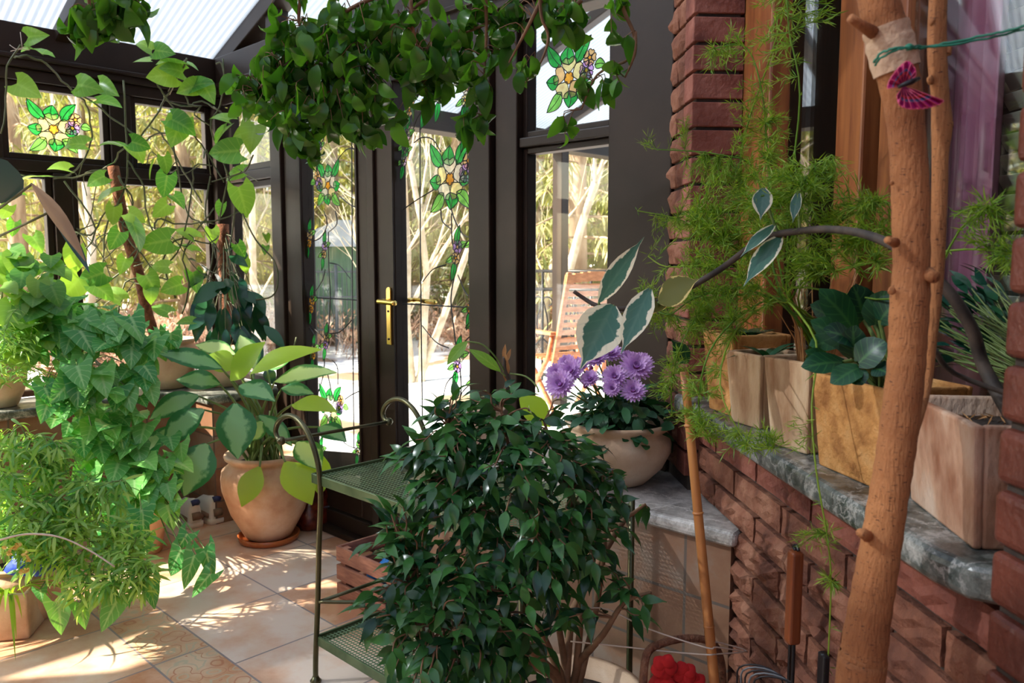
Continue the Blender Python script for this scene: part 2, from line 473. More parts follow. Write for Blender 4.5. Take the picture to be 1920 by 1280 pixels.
M['blind'] = pm('cream_blind', (0.66, 0.64, 0.56), rough=0.6)
M['plaster'] = pm('plaster', (0.46, 0.38, 0.30), (0.52, 0.44, 0.36), scale=3, rough=0.9)
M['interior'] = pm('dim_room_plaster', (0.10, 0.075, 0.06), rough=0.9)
M['snow'] = pm('snow', (0.30, 0.20, 0.13), (0.86, 0.88, 0.93), (0.93, 0.95, 0.98), scale=0.75, rough=0.7, bump=0.6, bscale=5, lo=0.40, hi=0.50)
M['deck'] = pm('deck_boards', (0.42, 0.27, 0.19), (0.62, 0.46, 0.35), scale=5, rough=0.7)
M['bark'] = pm('conifer_bark', (0.28, 0.18, 0.12), (0.55, 0.41, 0.29), scale=9, rough=0.9, stretch=(1, 1, 0.25))
M['palebark'] = pm('pale_bark', (0.45, 0.36, 0.24), (0.66, 0.57, 0.42), scale=9, rough=0.9)
M['needles'] = leafmat('conifer_needles', (0.24, 0.29, 0.12), (0.52, 0.50, 0.26), 0.4, 0.6)
M['dryneedles'] = leafmat('tawny_twigs', (0.42, 0.20, 0.12), (0.72, 0.56, 0.42), 0.2, 0.8, (1, 0.9, 0.8))
M['hedge'] = pm('grey_green_boards', (0.10, 0.19, 0.11), (0.19, 0.29, 0.19), scale=4, rough=0.8, stretch=(12, 12, 0.4))
# leaves
M['l_bush'] = leafmat('weeping_fig_leaf', (0.008, 0.045, 0.02), (0.055, 0.19, 0.04), 0.22, 0.24)
M['l_curly'] = leafmat('curly_fig_leaf', (0.02, 0.10, 0.014), (0.10, 0.28, 0.03), 0.45, 0.24)
M['l_asp'] = leafmat('asparagus_needle', (0.10, 0.25, 0.02), (0.32, 0.45, 0.055), 0.42, 0.5)
M['l_fine'] = leafmat('fine_leaf', (0.09, 0.32, 0.08), (0.42, 0.62, 0.18), 0.5, 0.3)
M['l_syn'] = leafmat('arrowhead_leaf', (0.05, 0.28, 0.07), (0.22, 0.54, 0.15), 0.38, 0.3, veins=((0.42, 0.66, 0.32), 0.45))
M['l_pothos'] = leafmat('pothos_leaf', (0.07, 0.26, 0.05), (0.24, 0.42, 0.08), 0.5, 0.3, veins=((0.30, 0.50, 0.15), 0.25))
M['l_dark'] = leafmat('dark_philodendron_leaf', (0.006, 0.045, 0.035), (0.03, 0.12, 0.05), 0.2, 0.22)
M['l_agl'] = leafmat('silver_aglaonema_leaf', (0.02, 0.16, 0.06), (0.05, 0.22, 0.07), 0.35, 0.3, blotch=((0.24, 0.50, 0.26), 22, 0.58))
M['l_aglpale'] = leafmat('pale_aglaonema_leaf', (0.05, 0.25, 0.06), (0.10, 0.30, 0.07), 0.45, 0.3, blotch=((0.54, 0.76, 0.36), 18, 0.72))
M['l_aglbacklit'] = leafmat('backlit_yellow_aglaonema_leaf', (0.26, 0.48, 0.05), (0.38, 0.56, 0.07), 0.5, 0.35)  # backlight from the windows painted in as a yellow-green leaf colour
M['l_rub'] = leafmat('variegated_rubber_leaf', (0.04, 0.12, 0.085), (0.06, 0.165, 0.115), 0.2, 0.3, margin=((0.80, 0.74, 0.56), 24, 0.76), veins=((0.16, 0.28, 0.2), 0.12))
M['l_rubback'] = leafmat('olive_rubber_leaf_underside', (0.10, 0.105, 0.008), (0.15, 0.145, 0.012), 0.45, 0.6, margin=((0.72, 0.56, 0.20), 30, 0.98))
M['l_berg'] = leafmat('dark_crinkled_leaf', (0.005, 0.035, 0.025), (0.02, 0.095, 0.035), 0.2, 0.35, veins=((0.05, 0.16, 0.05), 0.5))
M['l_mum'] = leafmat('chrysanthemum_leaf', (0.012, 0.07, 0.03), (0.035, 0.13, 0.045), 0.2, 0.45)
M['l_dry'] = leafmat('dried_leaf', (0.33, 0.20, 0.12), (0.42, 0.28, 0.17), 0.25, 0.6, (1, 0.9, 0.7))
M['l_grey'] = leafmat('blue_grey_leaf', (0.03, 0.075, 0.085), (0.04, 0.09, 0.1), 0.1, 0.35)
M['l_strap'] = leafmat('strap_leaf', (0.16, 0.34, 0.03), (0.30, 0.46, 0.06), 0.45, 0.4)
M['mum'] = leafmat('lilac_petal', (0.60, 0.34, 0.68), (0.82, 0.56, 0.86), 0.3, 0.6, (1, 0.95, 1.1))
M['mumdark'] = pm('plum_flower_centre', (0.22, 0.03, 0.14), rough=0.7)
M['yellowpetal'] = pm('yellow_petal', (0.75, 0.55, 0.12), rough=0.6)
M['jarglass'] = pm('dark_red_jar', (0.05, 0.006, 0.006), (0.22, 0.03, 0.012), scale=22, rough=0.08, lo=0.4, hi=0.7)

def trunkmat():
    m, nt, ns, ls, b = newmat('orange_brown_bark')
    tc = ns.new('ShaderNodeTexCoord')
    n = noise(ns, ls, 9, 5, tc.outputs['Object'])
    r = ramp(ns, [(0.3, (0.28, 0.098, 0.03)), (0.7, (0.48, 0.195, 0.066))]); ls.new(n.outputs[0], r.inputs[0])
    mp = ns.new('ShaderNodeMapping'); mp.inputs['Scale'].default_value = (150, 150, 520); ls.new(tc.outputs['Object'], mp.inputs[0])
    vo = noise(ns, ls, 1.0, 2, mp.outputs[0])
    mr = ns.new('ShaderNodeMapRange'); mr.inputs[1].default_value = 0.63; mr.inputs[2].default_value = 0.69; ls.new(vo.outputs[0], mr.inputs[0])
    mx = ns.new('ShaderNodeMix'); mx.data_type = 'RGBA'; ls.new(mr.outputs[0], mx.inputs['Factor']); ls.new(r.outputs[0], mx.inputs['A'])
    mx.inputs['B'].default_value = (0.09, 0.03, 0.012, 1); ls.new(mx.outputs['Result'], b.inputs['Base Color'])
    mp2 = ns.new('ShaderNodeMapping'); mp2.inputs['Scale'].default_value = (260, 260, 70); ls.new(tc.outputs['Object'], mp2.inputs[0])
    n2 = noise(ns, ls, 1.0, 4, mp2.outputs[0]); bp = ns.new('ShaderNodeBump'); bp.inputs['Strength'].default_value = 0.8; bp.inputs['Distance'].default_value = 0.005
    ls.new(n2.outputs[0], bp.inputs['Height']); ls.new(bp.outputs[0], b.inputs['Normal']); b.inputs['Roughness'].default_value = 0.8
    return m
M['trunk'] = trunkmat()

def uvgrid(nt, ns, ls, src, size, gap):
    """1 in the joints of a grid of the given cell size, read from a vector in metres."""
    d = ns.new('ShaderNodeVectorMath'); d.operation = 'DIVIDE'; d.inputs[1].default_value = (size[0], size[1], 1); ls.new(src, d.inputs[0])
    fr = ns.new('ShaderNodeVectorMath'); fr.operation = 'FRACTION'; ls.new(d.outputs[0], fr.inputs[0])
    sp = ns.new('ShaderNodeSeparateXYZ'); ls.new(fr.outputs[0], sp.inputs[0])
    outs = []
    for i in (0, 1):
        g = ns.new('ShaderNodeMath'); g.operation = 'LESS_THAN'; g.inputs[1].default_value = gap / size[i]; ls.new(sp.outputs[i], g.inputs[0]); outs.append(g.outputs[0])
    mx = ns.new('ShaderNodeMath'); mx.operation = 'MAXIMUM'; ls.new(outs[0], mx.inputs[0]); ls.new(outs[1], mx.inputs[1])
    fl = ns.new('ShaderNodeVectorMath'); fl.operation = 'FLOOR'; ls.new(d.outputs[0], fl.inputs[0])
    wn_ = ns.new('ShaderNodeTexWhiteNoise'); wn_.noise_dimensions = '3D'; ls.new(fl.outputs[0], wn_.inputs['Vector'])
    return mx.outputs[0], wn_.outputs['Value']
def tilemat(name, size, gap, ca, cb, cc, grout, rough=0.3, nscale=5):
    m, nt, ns, ls, b = newmat(name)
    uv = ns.new('ShaderNodeUVMap')
    j, rnd = uvgrid(nt, ns, ls, uv.outputs[0], size, gap)
    n = noise(ns, ls, nscale, 8, uv.outputs[0], 0.62)
    ad = ns.new('ShaderNodeMath'); ad.operation = 'MULTIPLY_ADD'; ad.inputs[1].default_value = 0.22; ls.new(rnd, ad.inputs[0])
    sb = ns.new('ShaderNodeMath'); sb.operation = 'SUBTRACT'; sb.inputs[1].default_value = 0.11; ls.new(n.outputs[0], sb.inputs[0]); ls.new(sb.outputs[0], ad.inputs[2])
    r = ramp(ns, [(0.33, ca), (0.5, cb), (0.66, cc)]); ls.new(ad.outputs[0], r.inputs[0])
    mx = ns.new('ShaderNodeMix'); mx.data_type = 'RGBA'; ls.new(j, mx.inputs['Factor']); ls.new(r.outputs[0], mx.inputs['A']); mx.inputs['B'].default_value = (*grout, 1)
    ls.new(mx.outputs['Result'], b.inputs['Base Color']); b.inputs['Roughness'].default_value = rough
    bp = ns.new('ShaderNodeBump'); bp.inputs['Strength'].default_value = 0.4; bp.inputs['Distance'].default_value = 0.003; bp.invert = True
    ls.new(j, bp.inputs['Height']); ls.new(bp.outputs[0], b.inputs['Normal'])
    return m
M['tile'] = tilemat('floor_tiles', (0.40, 0.38), 0.007, (0.56, 0.26, 0.14), (0.72, 0.47, 0.33), (0.78, 0.63, 0.52), (0.30, 0.25, 0.25), 0.28, 4)
M['walltile'] = tilemat('wall_tiles', (0.30, 0.165), 0.008, (0.19, 0.092, 0.052), (0.255, 0.135, 0.08), (0.27, 0.205, 0.16), (0.12, 0.095, 0.08), 0.4, 6)
def decormat():
    m, nt, ns, ls, b = newmat('ornamental_border_tiles')
    uv = ns.new('ShaderNodeUVMap')
    j, rnd = uvgrid(nt, ns, ls, uv.outputs[0], (0.40, 0.19), 0.007)
    n = noise(ns, ls, 6, 6, uv.outputs[0])
    r = ramp(ns, [(0.35, (0.55, 0.27, 0.14)), (0.6, (0.70, 0.50, 0.34))]); ls.new(n.outputs[0], r.inputs[0])
    col = r.outputs[0]
    nz = noise(ns, ls, 9, 2, uv.outputs[0]); va = ns.new('ShaderNodeVectorMath'); va.operation = 'MULTIPLY_ADD'
    va.inputs[1].default_value = (0.05, 0.05, 0); ls.new(nz.outputs['Color'], va.inputs[0]); ls.new(uv.outputs[0], va.inputs[2])
    vo = ns.new('ShaderNodeTexVoronoi'); vo.inputs['Scale'].default_value = 13; ls.new(va.outputs[0], vo.inputs['Vector'])
    sn = ns.new('ShaderNodeMath'); sn.operation = 'PINGPONG'; sn.inputs[1].default_value = 0.22; ls.new(vo.outputs['Distance'], sn.inputs[0])
    for (a, bb, c) in ((0.03, 0.012, (0.48, 0.17, 0.09)), (0.17, 0.2, (0.50, 0.46, 0.33))):
        mr = ns.new('ShaderNodeMapRange'); mr.inputs[1].default_value = a; mr.inputs[2].default_value = bb; mr.inputs[4].default_value = 0.75
        ls.new(sn.outputs[0], mr.inputs[0])
        mx = ns.new('ShaderNodeMix'); mx.data_type = 'RGBA'; ls.new(mr.outputs[0], mx.inputs['Factor']); ls.new(col, mx.inputs['A']); mx.inputs['B'].default_value = (*c, 1); col = mx.outputs['Result']
    mx = ns.new('ShaderNodeMix'); mx.data_type = 'RGBA'; ls.new(j, mx.inputs['Factor']); ls.new(col, mx.inputs['A']); mx.inputs['B'].default_value = (0.30, 0.25, 0.25, 1)
    ls.new(mx.outputs['Result'], b.inputs['Base Color']); b.inputs['Roughness'].default_value = 0.3
    return m
M['decor'] = decormat()
def perfmat():
    m, nt, ns, ls, b = newmat('perforated_green_sheet')
    uv = ns.new('ShaderNodeUVMap')
    d = ns.new('ShaderNodeVectorMath'); d.operation = 'DIVIDE'; d.inputs[1].default_value = (0.013, 0.013, 1); ls.new(uv.outputs[0], d.inputs[0])
    fr = ns.new('ShaderNodeVectorMath'); fr.operation = 'FRACTION'; ls.new(d.outputs[0], fr.inputs[0])
    sb = ns.new('ShaderNodeVectorMath'); sb.operation = 'SUBTRACT'; sb.inputs[1].default_value = (0.5, 0.5, 0); ls.new(fr.outputs[0], sb.inputs[0])
    sp = ns.new('ShaderNodeSeparateXYZ'); ls.new(sb.outputs[0], sp.inputs[0])
    cmb = ns.new('ShaderNodeCombineXYZ'); ls.new(sp.outputs[0], cmb.inputs[0]); ls.new(sp.outputs[1], cmb.inputs[1])
    ln = ns.new('ShaderNodeVectorMath'); ln.operation = 'LENGTH'; ls.new(cmb.outputs[0], ln.inputs[0])
    g = ns.new('ShaderNodeMath'); g.operation = 'LESS_THAN'; g.inputs[1].default_value = 0.34; ls.new(ln.outputs['Value'], g.inputs[0])
    b.inputs['Base Color'].default_value = (0.10, 0.17, 0.085, 1); b.inputs['Roughness'].default_value = 0.35; b.inputs['Metallic'].default_value = 0.3
    t = ns.new('ShaderNodeBsdfTransparent'); ms = ns.new('ShaderNodeMixShader')
    ls.new(g.outputs[0], ms.inputs[0]); ls.new(b.outputs[0], ms.inputs[1]); ls.new(t.outputs[0], ms.inputs[2]); ls.new(ms.outputs[0], ns['Material Output'].inputs[0])
    return m
M['perf'] = perfmat()

# ================================================================== THE SETTING
def quad_uv(mb, u0, u1, v0, v1, z, ou, ov):
    b = len(mb.v)
    mb.v += [G(u0, v0, z), G(u1, v0, z), G(u1, v1, z), G(u0, v1, z)]
    mb.face([b, b + 1, b + 2, b + 3], [(u0 - ou, v0 - ov), (u1 - ou, v0 - ov), (u1 - ou, v1 - ov), (u0 - ou, v1 - ov)])
VB = -5.6
fl = MB()
quad_uv(fl, 0, 6.5, -1.0, 0.0, 0, 1.168 - 4, -0.62 - 3.8)
fl.m = 1; quad_uv(fl, 0, 6.5, -1.19, -1.0, 0, 1.39 - 4, -1.19)
fl.m = 0; quad_uv(fl, 0, 6.5, VB, -1.19, 0, 1.80 - 4, -1.19 - 7.6)
fl.m = 2; fl.box(G, -0.2, 6.5, VB, 0.1, -0.25, -0.01)
struct(fl.build('floor', [M['tile'], M['decor'], M['mortar']], smooth=False))

def tilewall(name, fn, a0, a1, b0, b1, z0, z1, ou):
    """tiled box; the long faces carry (a, z) in metres"""
    mb = MB(); b = len(mb.v)
    mb.box(fn, a0, a1, b0, b1, z0, z1)
    for k in range(len(mb.f)):
        uv = []
        for i in mb.f[k]:
            j = i - b; a = a1 if j & 4 else a0; bb = b1 if j & 2 else b0; z = z1 if j & 1 else z0
            uv.append((a - ou + (bb - b0) * 0.999 + 3.0, z - 0.438 + 1.65))
        mb.uv[k] = uv
    o = mb.build(name, M['walltile'], smooth=False); struct(o); return o
# knee walls with marble tops along the window walls
tilewall('wall_left', GL, VB, 0.0, 0.0, 0.30, 0.0, 0.60, 0)
tilewall('wall_corner', G, 0.301, 0.60, -0.40, 0.0, 0.0, 0.60, 0)
tilewall('wall_door_side', G, 2.13, 3.40, -0.40, 0.0, 0.0, 0.602, 3.267 - 3.0)
mb = MB(); mb.prism(G, [(0.0, VB), (0.345, VB), (0.345, -0.52), (0.40, -0.43), (0.62, -0.43), (0.62, 0.0), (0.0, 0.0)], 0.602, 0.645)
struct(mb.build('trim_1', M['marble'], smooth=False, bevel=0.012, seg=3))
mb = MB(); mb.prism(G, [(2.12, -0.43), (3.425, -0.43), (3.40, -0.2), (3.0, 0.0), (2.12, 0.0)], 0.604, 0.645)
struct(mb.build('trim_2', M['marblepale'], smooth=False, bevel=0.016, seg=3))

# --- aluminium structure
def slab(name, fn, *a, m='frame', bev=0.004):
    mb = MB().box(fn, *a); o = mb.build(name, M[m], smooth=False, bevel=bev); struct(o); return o
n_tr = [3]
def trim(fn, *a, m='frame', bev=0.005):
    o = slab('trim_%d' % n_tr[0], fn, *a, m=m, bev=bev); n_tr[0] += 1; return o
def beam(fn, boxes):
    mb = MB()
    for b_ in boxes: mb.box(fn, *b_)
    o = mb.build('trim_%d' % n_tr[0], M['frame'], smooth=False, bevel=0.005); struct(o); n_tr[0] += 1
# eaves beam on the left wall with its stepped profile
beam(GL, [(VB, 0.0, -0.10, 0.075, 2.19, 2.386), (VB, 0.0, -0.04, 0.05, 2.135, 2.19), (VB, 0.0, 0.076, 0.095, 2.225, 2.245)])
beam(G, [(0.096, 3.05, -0.075, 0.10, 2.19, 2.386), (0.096, 3.05, -0.05, 0.04, 2.135, 2.19), (0.096, 3.05, -0.095, -0.076, 2.225, 2.245)])
# corner post, posts of the left wall
beam(G, [(-0.08, 0.08, -0.08, 0.06, 0.645, 2.135)])
beam(G, [(0.60, 0.70, -0.05, 0.06, 0.0, 2.135), (0.71, 0.845, -0.035, 0.05, 0.0, 2.135), (0.685, 0.72, -0.02, 0.03, 0, 2.135)])
beam(G, [(2.10, 2.215, -0.075, 0.06, 0.0, 2.135), (2.225, 2.335, -0.055, 0.05, 0.0, 2.135), (2.20, 2.24, -0.03, 0.03, 0, 2.135)])
beam(G, [(2.745, 2.985, -0.06, 0.06, 0.645, 2.60)])
beam(G, [(0.86, 2.10, -0.09, 0.09, 0.0, 0.03), (0.845, 2.10, -0.05, 0.05, 0.03, 0.10)])
# gable: rafter rising from the corner and struts
def raft(v0, v1, u0, u1, h=0.09, drop=0.0):
    mb = MB()
    def fn(u, v, z): return G(u, v, 2.375 + 0.38 * u + z - drop)
    mb.box(fn, u0, u1, v0, v1, -h, 0.012)
    o = mb.build('trim_%d' % n_tr[0], M['frame'], smooth=False, bevel=0.005); struct(o); n_tr[0] += 1
UR = 3.75
raft(-0.06, 0.05, -0.09, UR)
for v in (-0.815, -1.79, -2.76, -3.73, -4.70): raft(v - 0.035, v + 0.035, -0.09, UR, 0.07)
for v in (0.9, 1.85, 2.8, 3.75): raft(v - 0.035, v + 0.035, -0.09, 3.0, 0.07)
beam(G, [(0.585, 0.66, -0.045, 0.045, 2.386, 2.56)])
beam(G, [(1.9, 1.97, -0.045, 0.045, 2.386, 3.02)])
# roof sheets
def sheet(name, v0, v1, u0, u1):
    mb = MB(); b = len(mb.v)
    for du in (0.0, 0.012):
        for (u, v) in ((u0, v0), (u1, v0), (u1, v1), (u0, v1)):
            mb.v.append(G(u, v, 2.375 + 0.38 * u + du))
    uv = [(v0, u0), (v0, u1), (v1, u1), (v1, u0)]
    mb.face([b + 3, b + 2, b + 1, b], uv[::-1]); mb.face([b + 4, b + 5, b + 6, b + 7], uv)
    o = mb.build(name, M['poly'], smooth=False); struct(o)
for k, (a, b_) in enumerate(((-0.815, -0.0), (-1.79, -0.815), (-2.76, -1.79), (-3.73, -2.76), (-4.70, -3.73), (VB, -4.70))):
    sheet('ceiling' if k == 0 else 'ceiling_%d' % k, a + 0.03, b_ - 0.03, -0.1, UR)
for k, (a, b_) in enumerate(((0.05, 0.9), (0.9, 1.85), (1.85, 2.8), (2.8, 3.75))):
    sheet('roof_terrace_%d' % k, a + 0.03, b_ - 0.03, -0.1, 2.95)
# terrace eaves beam outside and its posts
beam(GL, [(0.07, 3.9, -0.10, 0.06, 2.19, 2.33)])
beam(GL, [(2.86, 2.95, -0.06, 0.04, 0.10, 2.19)])

# --- windows
wcount = [1]
def window(fn, a0, a1, z0, z1, w=0.03, d=0.025):
    mb = MB().ring(fn, a0, a1, z0, z1, w, -d, d)
    o = mb.build('window_%d' % wcount[0], M['frame'], smooth=False, bevel=0.004); struct(o); wcount[0] += 1
    g = MB().box(fn, a0 + w * 0.7, a1 - w * 0.7, -0.004, 0.004, z0 + w * 0.7, z1 - w * 0.7)
    g.build('pane', M['glass'], o, smooth=False)
    return o
Lw = lambda v, u, z: G(-u, v, z)
Dw = lambda u, v, z: G(u, v, z)
beam(GL, [(VB, -0.08, -0.045, 0.045, 1.72, 1.775)])
beam(GL, [(-0.61, -0.505, -0.045, 0.045, 1.775, 2.135)])
beam(GL, [(-1.17, -1.085, -0.045, 0.045, 1.775, 2.135)])
beam(GL, [(-0.885, -0.80, -0.05, 0.05, 0.645, 1.72)])
w_flower_left = window(Lw, -1.085, -0.61, 1.775, 2.135)
window(Lw, -0.505, -0.08, 1.775, 2.135)
window(Lw, -0.80, -0.08, 0.65, 1.72)
window(Lw, -1.78, -0.885, 0.65, 1.72)
window(Lw, -1.78, -1.17, 1.775, 2.135)
for k in range(4):
    v1 = -1.85 - 0.95 * k; v0 = v1 - 0.88
    beam(GL, [(v1, v1 + 0.07, -0.05, 0.05, 0.645, 2.135)])
    window(Lw, v0, v1, 0.65, 1.72); window(Lw, v0, v1, 1.775, 2.135)
beam(G, [(0.08, 0.60, -0.04, 0.04, 1.72, 1.775)])
window(Dw, 0.12, 0.60, 1.775, 2.135, 0.035); window(Dw, 0.12, 0.60, 0.65, 1.72, 0.035)
beam(G, [(2.335, 2.745, -0.045, 0.045, 1.70, 1.735)])
w_flower_right = window(Dw, 2.335, 2.745, 1.735, 2.175, 0.022)
window(Dw, 2.335, 2.745, 0.65, 1.70, 0.022)
# gable glazing
def gable(u0, u1):
    mb = MB()
    mb.prism(lambda a, b_, c: G(a, c, b_), [(u0, 2.386), (u1, 2.386), (u1, 2.29 + 0.38 * u1), (u0, max(2.387, 2.29 + 0.38 * u0))], -0.004, 0.004)
    o = mb.build('window_%d' % wcount[0], M['glass'], smooth=False); struct(o); wcount[0] += 1
gable(0.255, 0.585); gable(0.66, 1.9); gable(1.97, 2.99)

# --- the two door leaves
def door(n, u0, u1, g0, g1):
    mb = MB()
    mb.box(G, u0, g0, -0.04, 0.03, 0.11, 2.13); mb.box(G, g1, u1, -0.04, 0.03, 0.11, 2.13)
    mb.box(G, g0, g1, -0.04, 0.03, 0.11, 0.27); mb.box(G, g0, g1, -0.04, 0.03, 2.045, 2.13)
    o = mb.build('door_%d' % n, M['frame'], smooth=False, bevel=0.006); struct(o)
    s = MB().ring(G, g0 - 0.012, g1 + 0.012, 0.258, 2.057, 0.012, -0.048, -0.040)
    s.build('glazing_bead', M['frame'], o, smooth=False)
    g = MB().box(G, g0, g1, -0.004, 0.004, 0.27, 2.045); g.build('pane', M['glass'], o, smooth=False)
    return o
d1 = door(1, 0.848, 1.448, 0.872, 1.330)
d2 = door(2, 1.456, 2.098, 1.600, 2.085)
mb = MB().box(G, 1.425, 1.475, -0.055, -0.041, 0.11, 2.13); mb.build('astragal', M['frame'], d2, smooth=False, bevel=0.004)
def hnd(x, y, v): u, z = uzD(x, y, v); return G(u, v, z)
hu = uzD(730, 580, -0.05)[0]
mb = MB(); mb.prism(lambda a, b_, c: G(hu + a, c, b_), [(-0.016 + 0, 0.94), (0.016, 0.94), (0.016, 1.175), (0.011, 1.186), (0, 1.19), (-0.011, 1.186), (-0.016, 1.175)], -0.056, -0.04)
hp = mb.build('door_handle', M['brass'], d2, smooth=False, bevel=0.003)
mb = MB().tube([G(hu, -0.05, 1.128), G(hu, -0.085, 1.128)], 0.011, 12)
mb.tube(smoothpts([G(hu - 0.02, -0.094, 1.128), G(hu, -0.095, 1.128), G(hu + 0.05, -0.093, 1.126), G(hu + 0.095, -0.092, 1.124)], 3), [0.009, 0.012] + [0.011] * 8, 10)
mb.build('lever', M['brass'], hp)
mb = MB().tube([G(hu, 0.03, 1.128), G(hu, 0.085, 1.128)], 0.011, 12).tube([G(hu - 0.01, 0.085, 1.128), G(hu + 0.15, 0.08, 1.124)], 0.011, 12)
mb.build('outer_lever', M['brass'], d2)
for z in (1.085, 0.965):
    MB().tube([G(hu, -0.0585, z), G(hu, -0.0555, z)], 0.005, 10).build('keyhole' if z > 1 else 'screw', M['black'], hp)
# --- stained glass on the panes
SM = ['st_green', 'st_lime', 'st_yellow', 'st_cream', 'st_orange', 'st_purple', 'st_pink', 'st_amber', 'lead']
SI = {k: i for i, k in enumerate(SM)}
def pfn(kind, off):
    if kind == 'L': return lambda a, z: G(off, a, z)
    return lambda a, z: G(a, -off, z)
def outline(mb, fn2, pts, colr, lw=0.0035):
    mb.m = SI[colr]
    b = len(mb.v); n = len(pts)
    cx = sum(p[0] for p in pts) / n; cz = sum(p[1] for p in pts) / n
    mb.v += [fn2(*p) for p in pts] + [fn2(cx, cz)]
    for i in range(n): mb.face([b + i, b + (i + 1) % n, b + n])
    mb.m = SI['lead']
    mb.tube([fn2(*pts[i % n]) for i in range(n + 1)], lw * 0.5, 4, False)
def rot(p, a): return (p[0] * math.cos(a) - p[1] * math.sin(a), p[0] * math.sin(a) + p[1] * math.cos(a))
def st_leaf(mb, fn2, x, z, L, Wd, a, colr, lw=0.0035, bend=0.25):
    pts = []
    for i in range(9):
        t = i / 8; w = math.sin(math.pi * t ** 0.75) ** 0.85 * Wd * 0.5
        pts.append((t * L, w + bend * Wd * math.sin(math.pi * t)))
    for i in range(7, 0, -1):
        t = i / 8; w = math.sin(math.pi * t ** 0.75) ** 0.85 * Wd * 0.5
        pts.append((t * L, -w + bend * Wd * math.sin(math.pi * t)))
    P = [(x + rot(p, a)[0], z + rot(p, a)[1]) for p in pts]
    outline(mb, fn2, P, colr, lw)
    mid = [(t * L, bend * Wd * math.sin(math.pi * t)) for t in (0, 0.25, 0.5, 0.75, 1)]
    mb.m = SI['lead']; mb.tube([fn2(x + rot(p, a)[0], z + rot(p, a)[1]) for p in mid], lw * 0.4, 4, False)
def st_flower(mb, fn2, x, z, r, cols, n=5, a0=math.pi / 2, ccol='st_orange', lw=0.0035):
    for k in range(n):
        a = a0 + 2 * math.pi * k / n; h = math.pi / n
        pts = [rot(q, a) for q in ((0.2 * r, 0), (0.55 * r, -0.42 * r), (0.86 * r, -0.48 * r), (1.0 * r, -0.22 * r), (0.9 * r, 0), (1.0 * r, 0.22 * r), (0.86 * r, 0.48 * r), (0.55 * r, 0.42 * r))]
        outline(mb, fn2, [(x + p[0], z + p[1]) for p in pts], cols[k % len(cols)], lw)
    outline(mb, lambda a, b_: fn2(a, b_), [(x + r * 0.3 * math.cos(t * math.pi / 6), z + r * 0.3 * math.sin(t * math.pi / 6)) for t in range(12)], ccol, lw)
def bouquet(mb, kind, off, x, z, s, cols, flip=1, tall=1.0):
    fn2 = pfn(kind, off)
    lw = 0.0045 * s
    dg = math.radians
    for (px, pz, L, w, a, c) in ((-0.055, 0.06, 0.135, 0.055, 128, 'st_green'), (0.05, 0.06, 0.135, 0.055, 52, 'st_green'), (0.0, 0.06, 0.085, 0.075, 90, 'st_green'),
                                 (-0.07, 0.0, 0.075, 0.06, 180, 'st_green'), (-0.05, -0.06, 0.12, 0.055, 222, 'st_lime'), (0.0, -0.06, 0.075, 0.075, 270, 'st_green'),
                                 (0.05, -0.06, 0.11, 0.055, 318, 'st_lime'), (0.07, -0.01, 0.07, 0.06, -5, 'st_green'), (0.145, 0.035, 0.06, 0.04, -8, 'st_lime')):
        st_leaf(mb, fn2, x + flip * px * s * (0.85 if px < 0.1 else 1), z + pz * s * tall * 0.85, L * s, w * s * 1.1, dg(a if flip > 0 else 180 - a), c, lw, 0.15 * flip)
    st_flower(mb, fn2, x + flip * 0.118 * s, z + 0.068 * s, 0.036 * s, ['st_amber'], 5, 1.2, 'st_orange', lw)
    st_flower(mb, fn2, x + flip * 0.100 * s, z + 0.018 * s, 0.040 * s, ['st_purple'], 5, 0.4, 'st_orange', lw)
    st_flower(mb, fn2, x, z, 0.09 * s, cols, 5, math.pi / 2, 'st_orange', lw)
def smallsprig(mb, kind, off, x, z, s, cols, up=1):
    fn2 = pfn(kind, off); lw = 0.0035
    for (px, pz, L, w, a, c) in ((0.0, 0.03, 0.07, 0.03, 75, 'st_green'), (0.01, 0.02, 0.05, 0.025, 20, 'st_lime'), (-0.01, -0.03, 0.07, 0.028, 255, 'st_green'), (-0.012, -0.01, 0.05, 0.022, 205, 'st_lime')):
        st_leaf(mb, fn2, x + px * s, z + pz * s * up, L * s, w * s, math.radians(a * up), c, lw, 0.1)
    st_flower(mb, fn2, x + 0.006 * s, z + 0.022 * s * up, 0.024 * s, [cols[0]], 5, 0.6, 'st_amber', lw)
    st_flower(mb, fn2, x - 0.004 * s, z - 0.016 * s * up, 0.022 * s, [cols[-1]], 5, 0.2, 'st_orange', lw)
def leadline(mb, kind, off, pix, r=0.0028, sm=True):
    fn2 = pfn(kind, off)
    q = [uzD(x, y) for (x, y) in pix]
    P = [fn2(*p) for p in q]
    if sm and len(P) > 2: P = smoothpts(P, 4)
    mb.m = SI['lead']; mb.tube(P, r, 4, False)
MS = [M[k] for k in SM]
mb = MB(); a, z = vzL(99, 243); bouquet(mb, 'L', 0.012, a, z, 0.84, ['st_yellow'])
mb.build('stained_glass', MS, w_flower_left, smooth=False)
mb = MB(); a, z = uzD(1071, 147); bouquet(mb, 'D', 0.012, a, z, 0.76, ['st_yellow', 'st_amber'], 1, 1.1)
mb.build('stained_glass', MS, w_flower_right, smooth=False)
mb = MB()
for (x, y, s) in ((619, 348, 0.74), (624, 765, 0.74)):
    a, z = uzD(x, y); bouquet(mb, 'D', 0.012, a, z, s, ['st_cream', 'st_yellow'], -1 if y < 500 else 1)
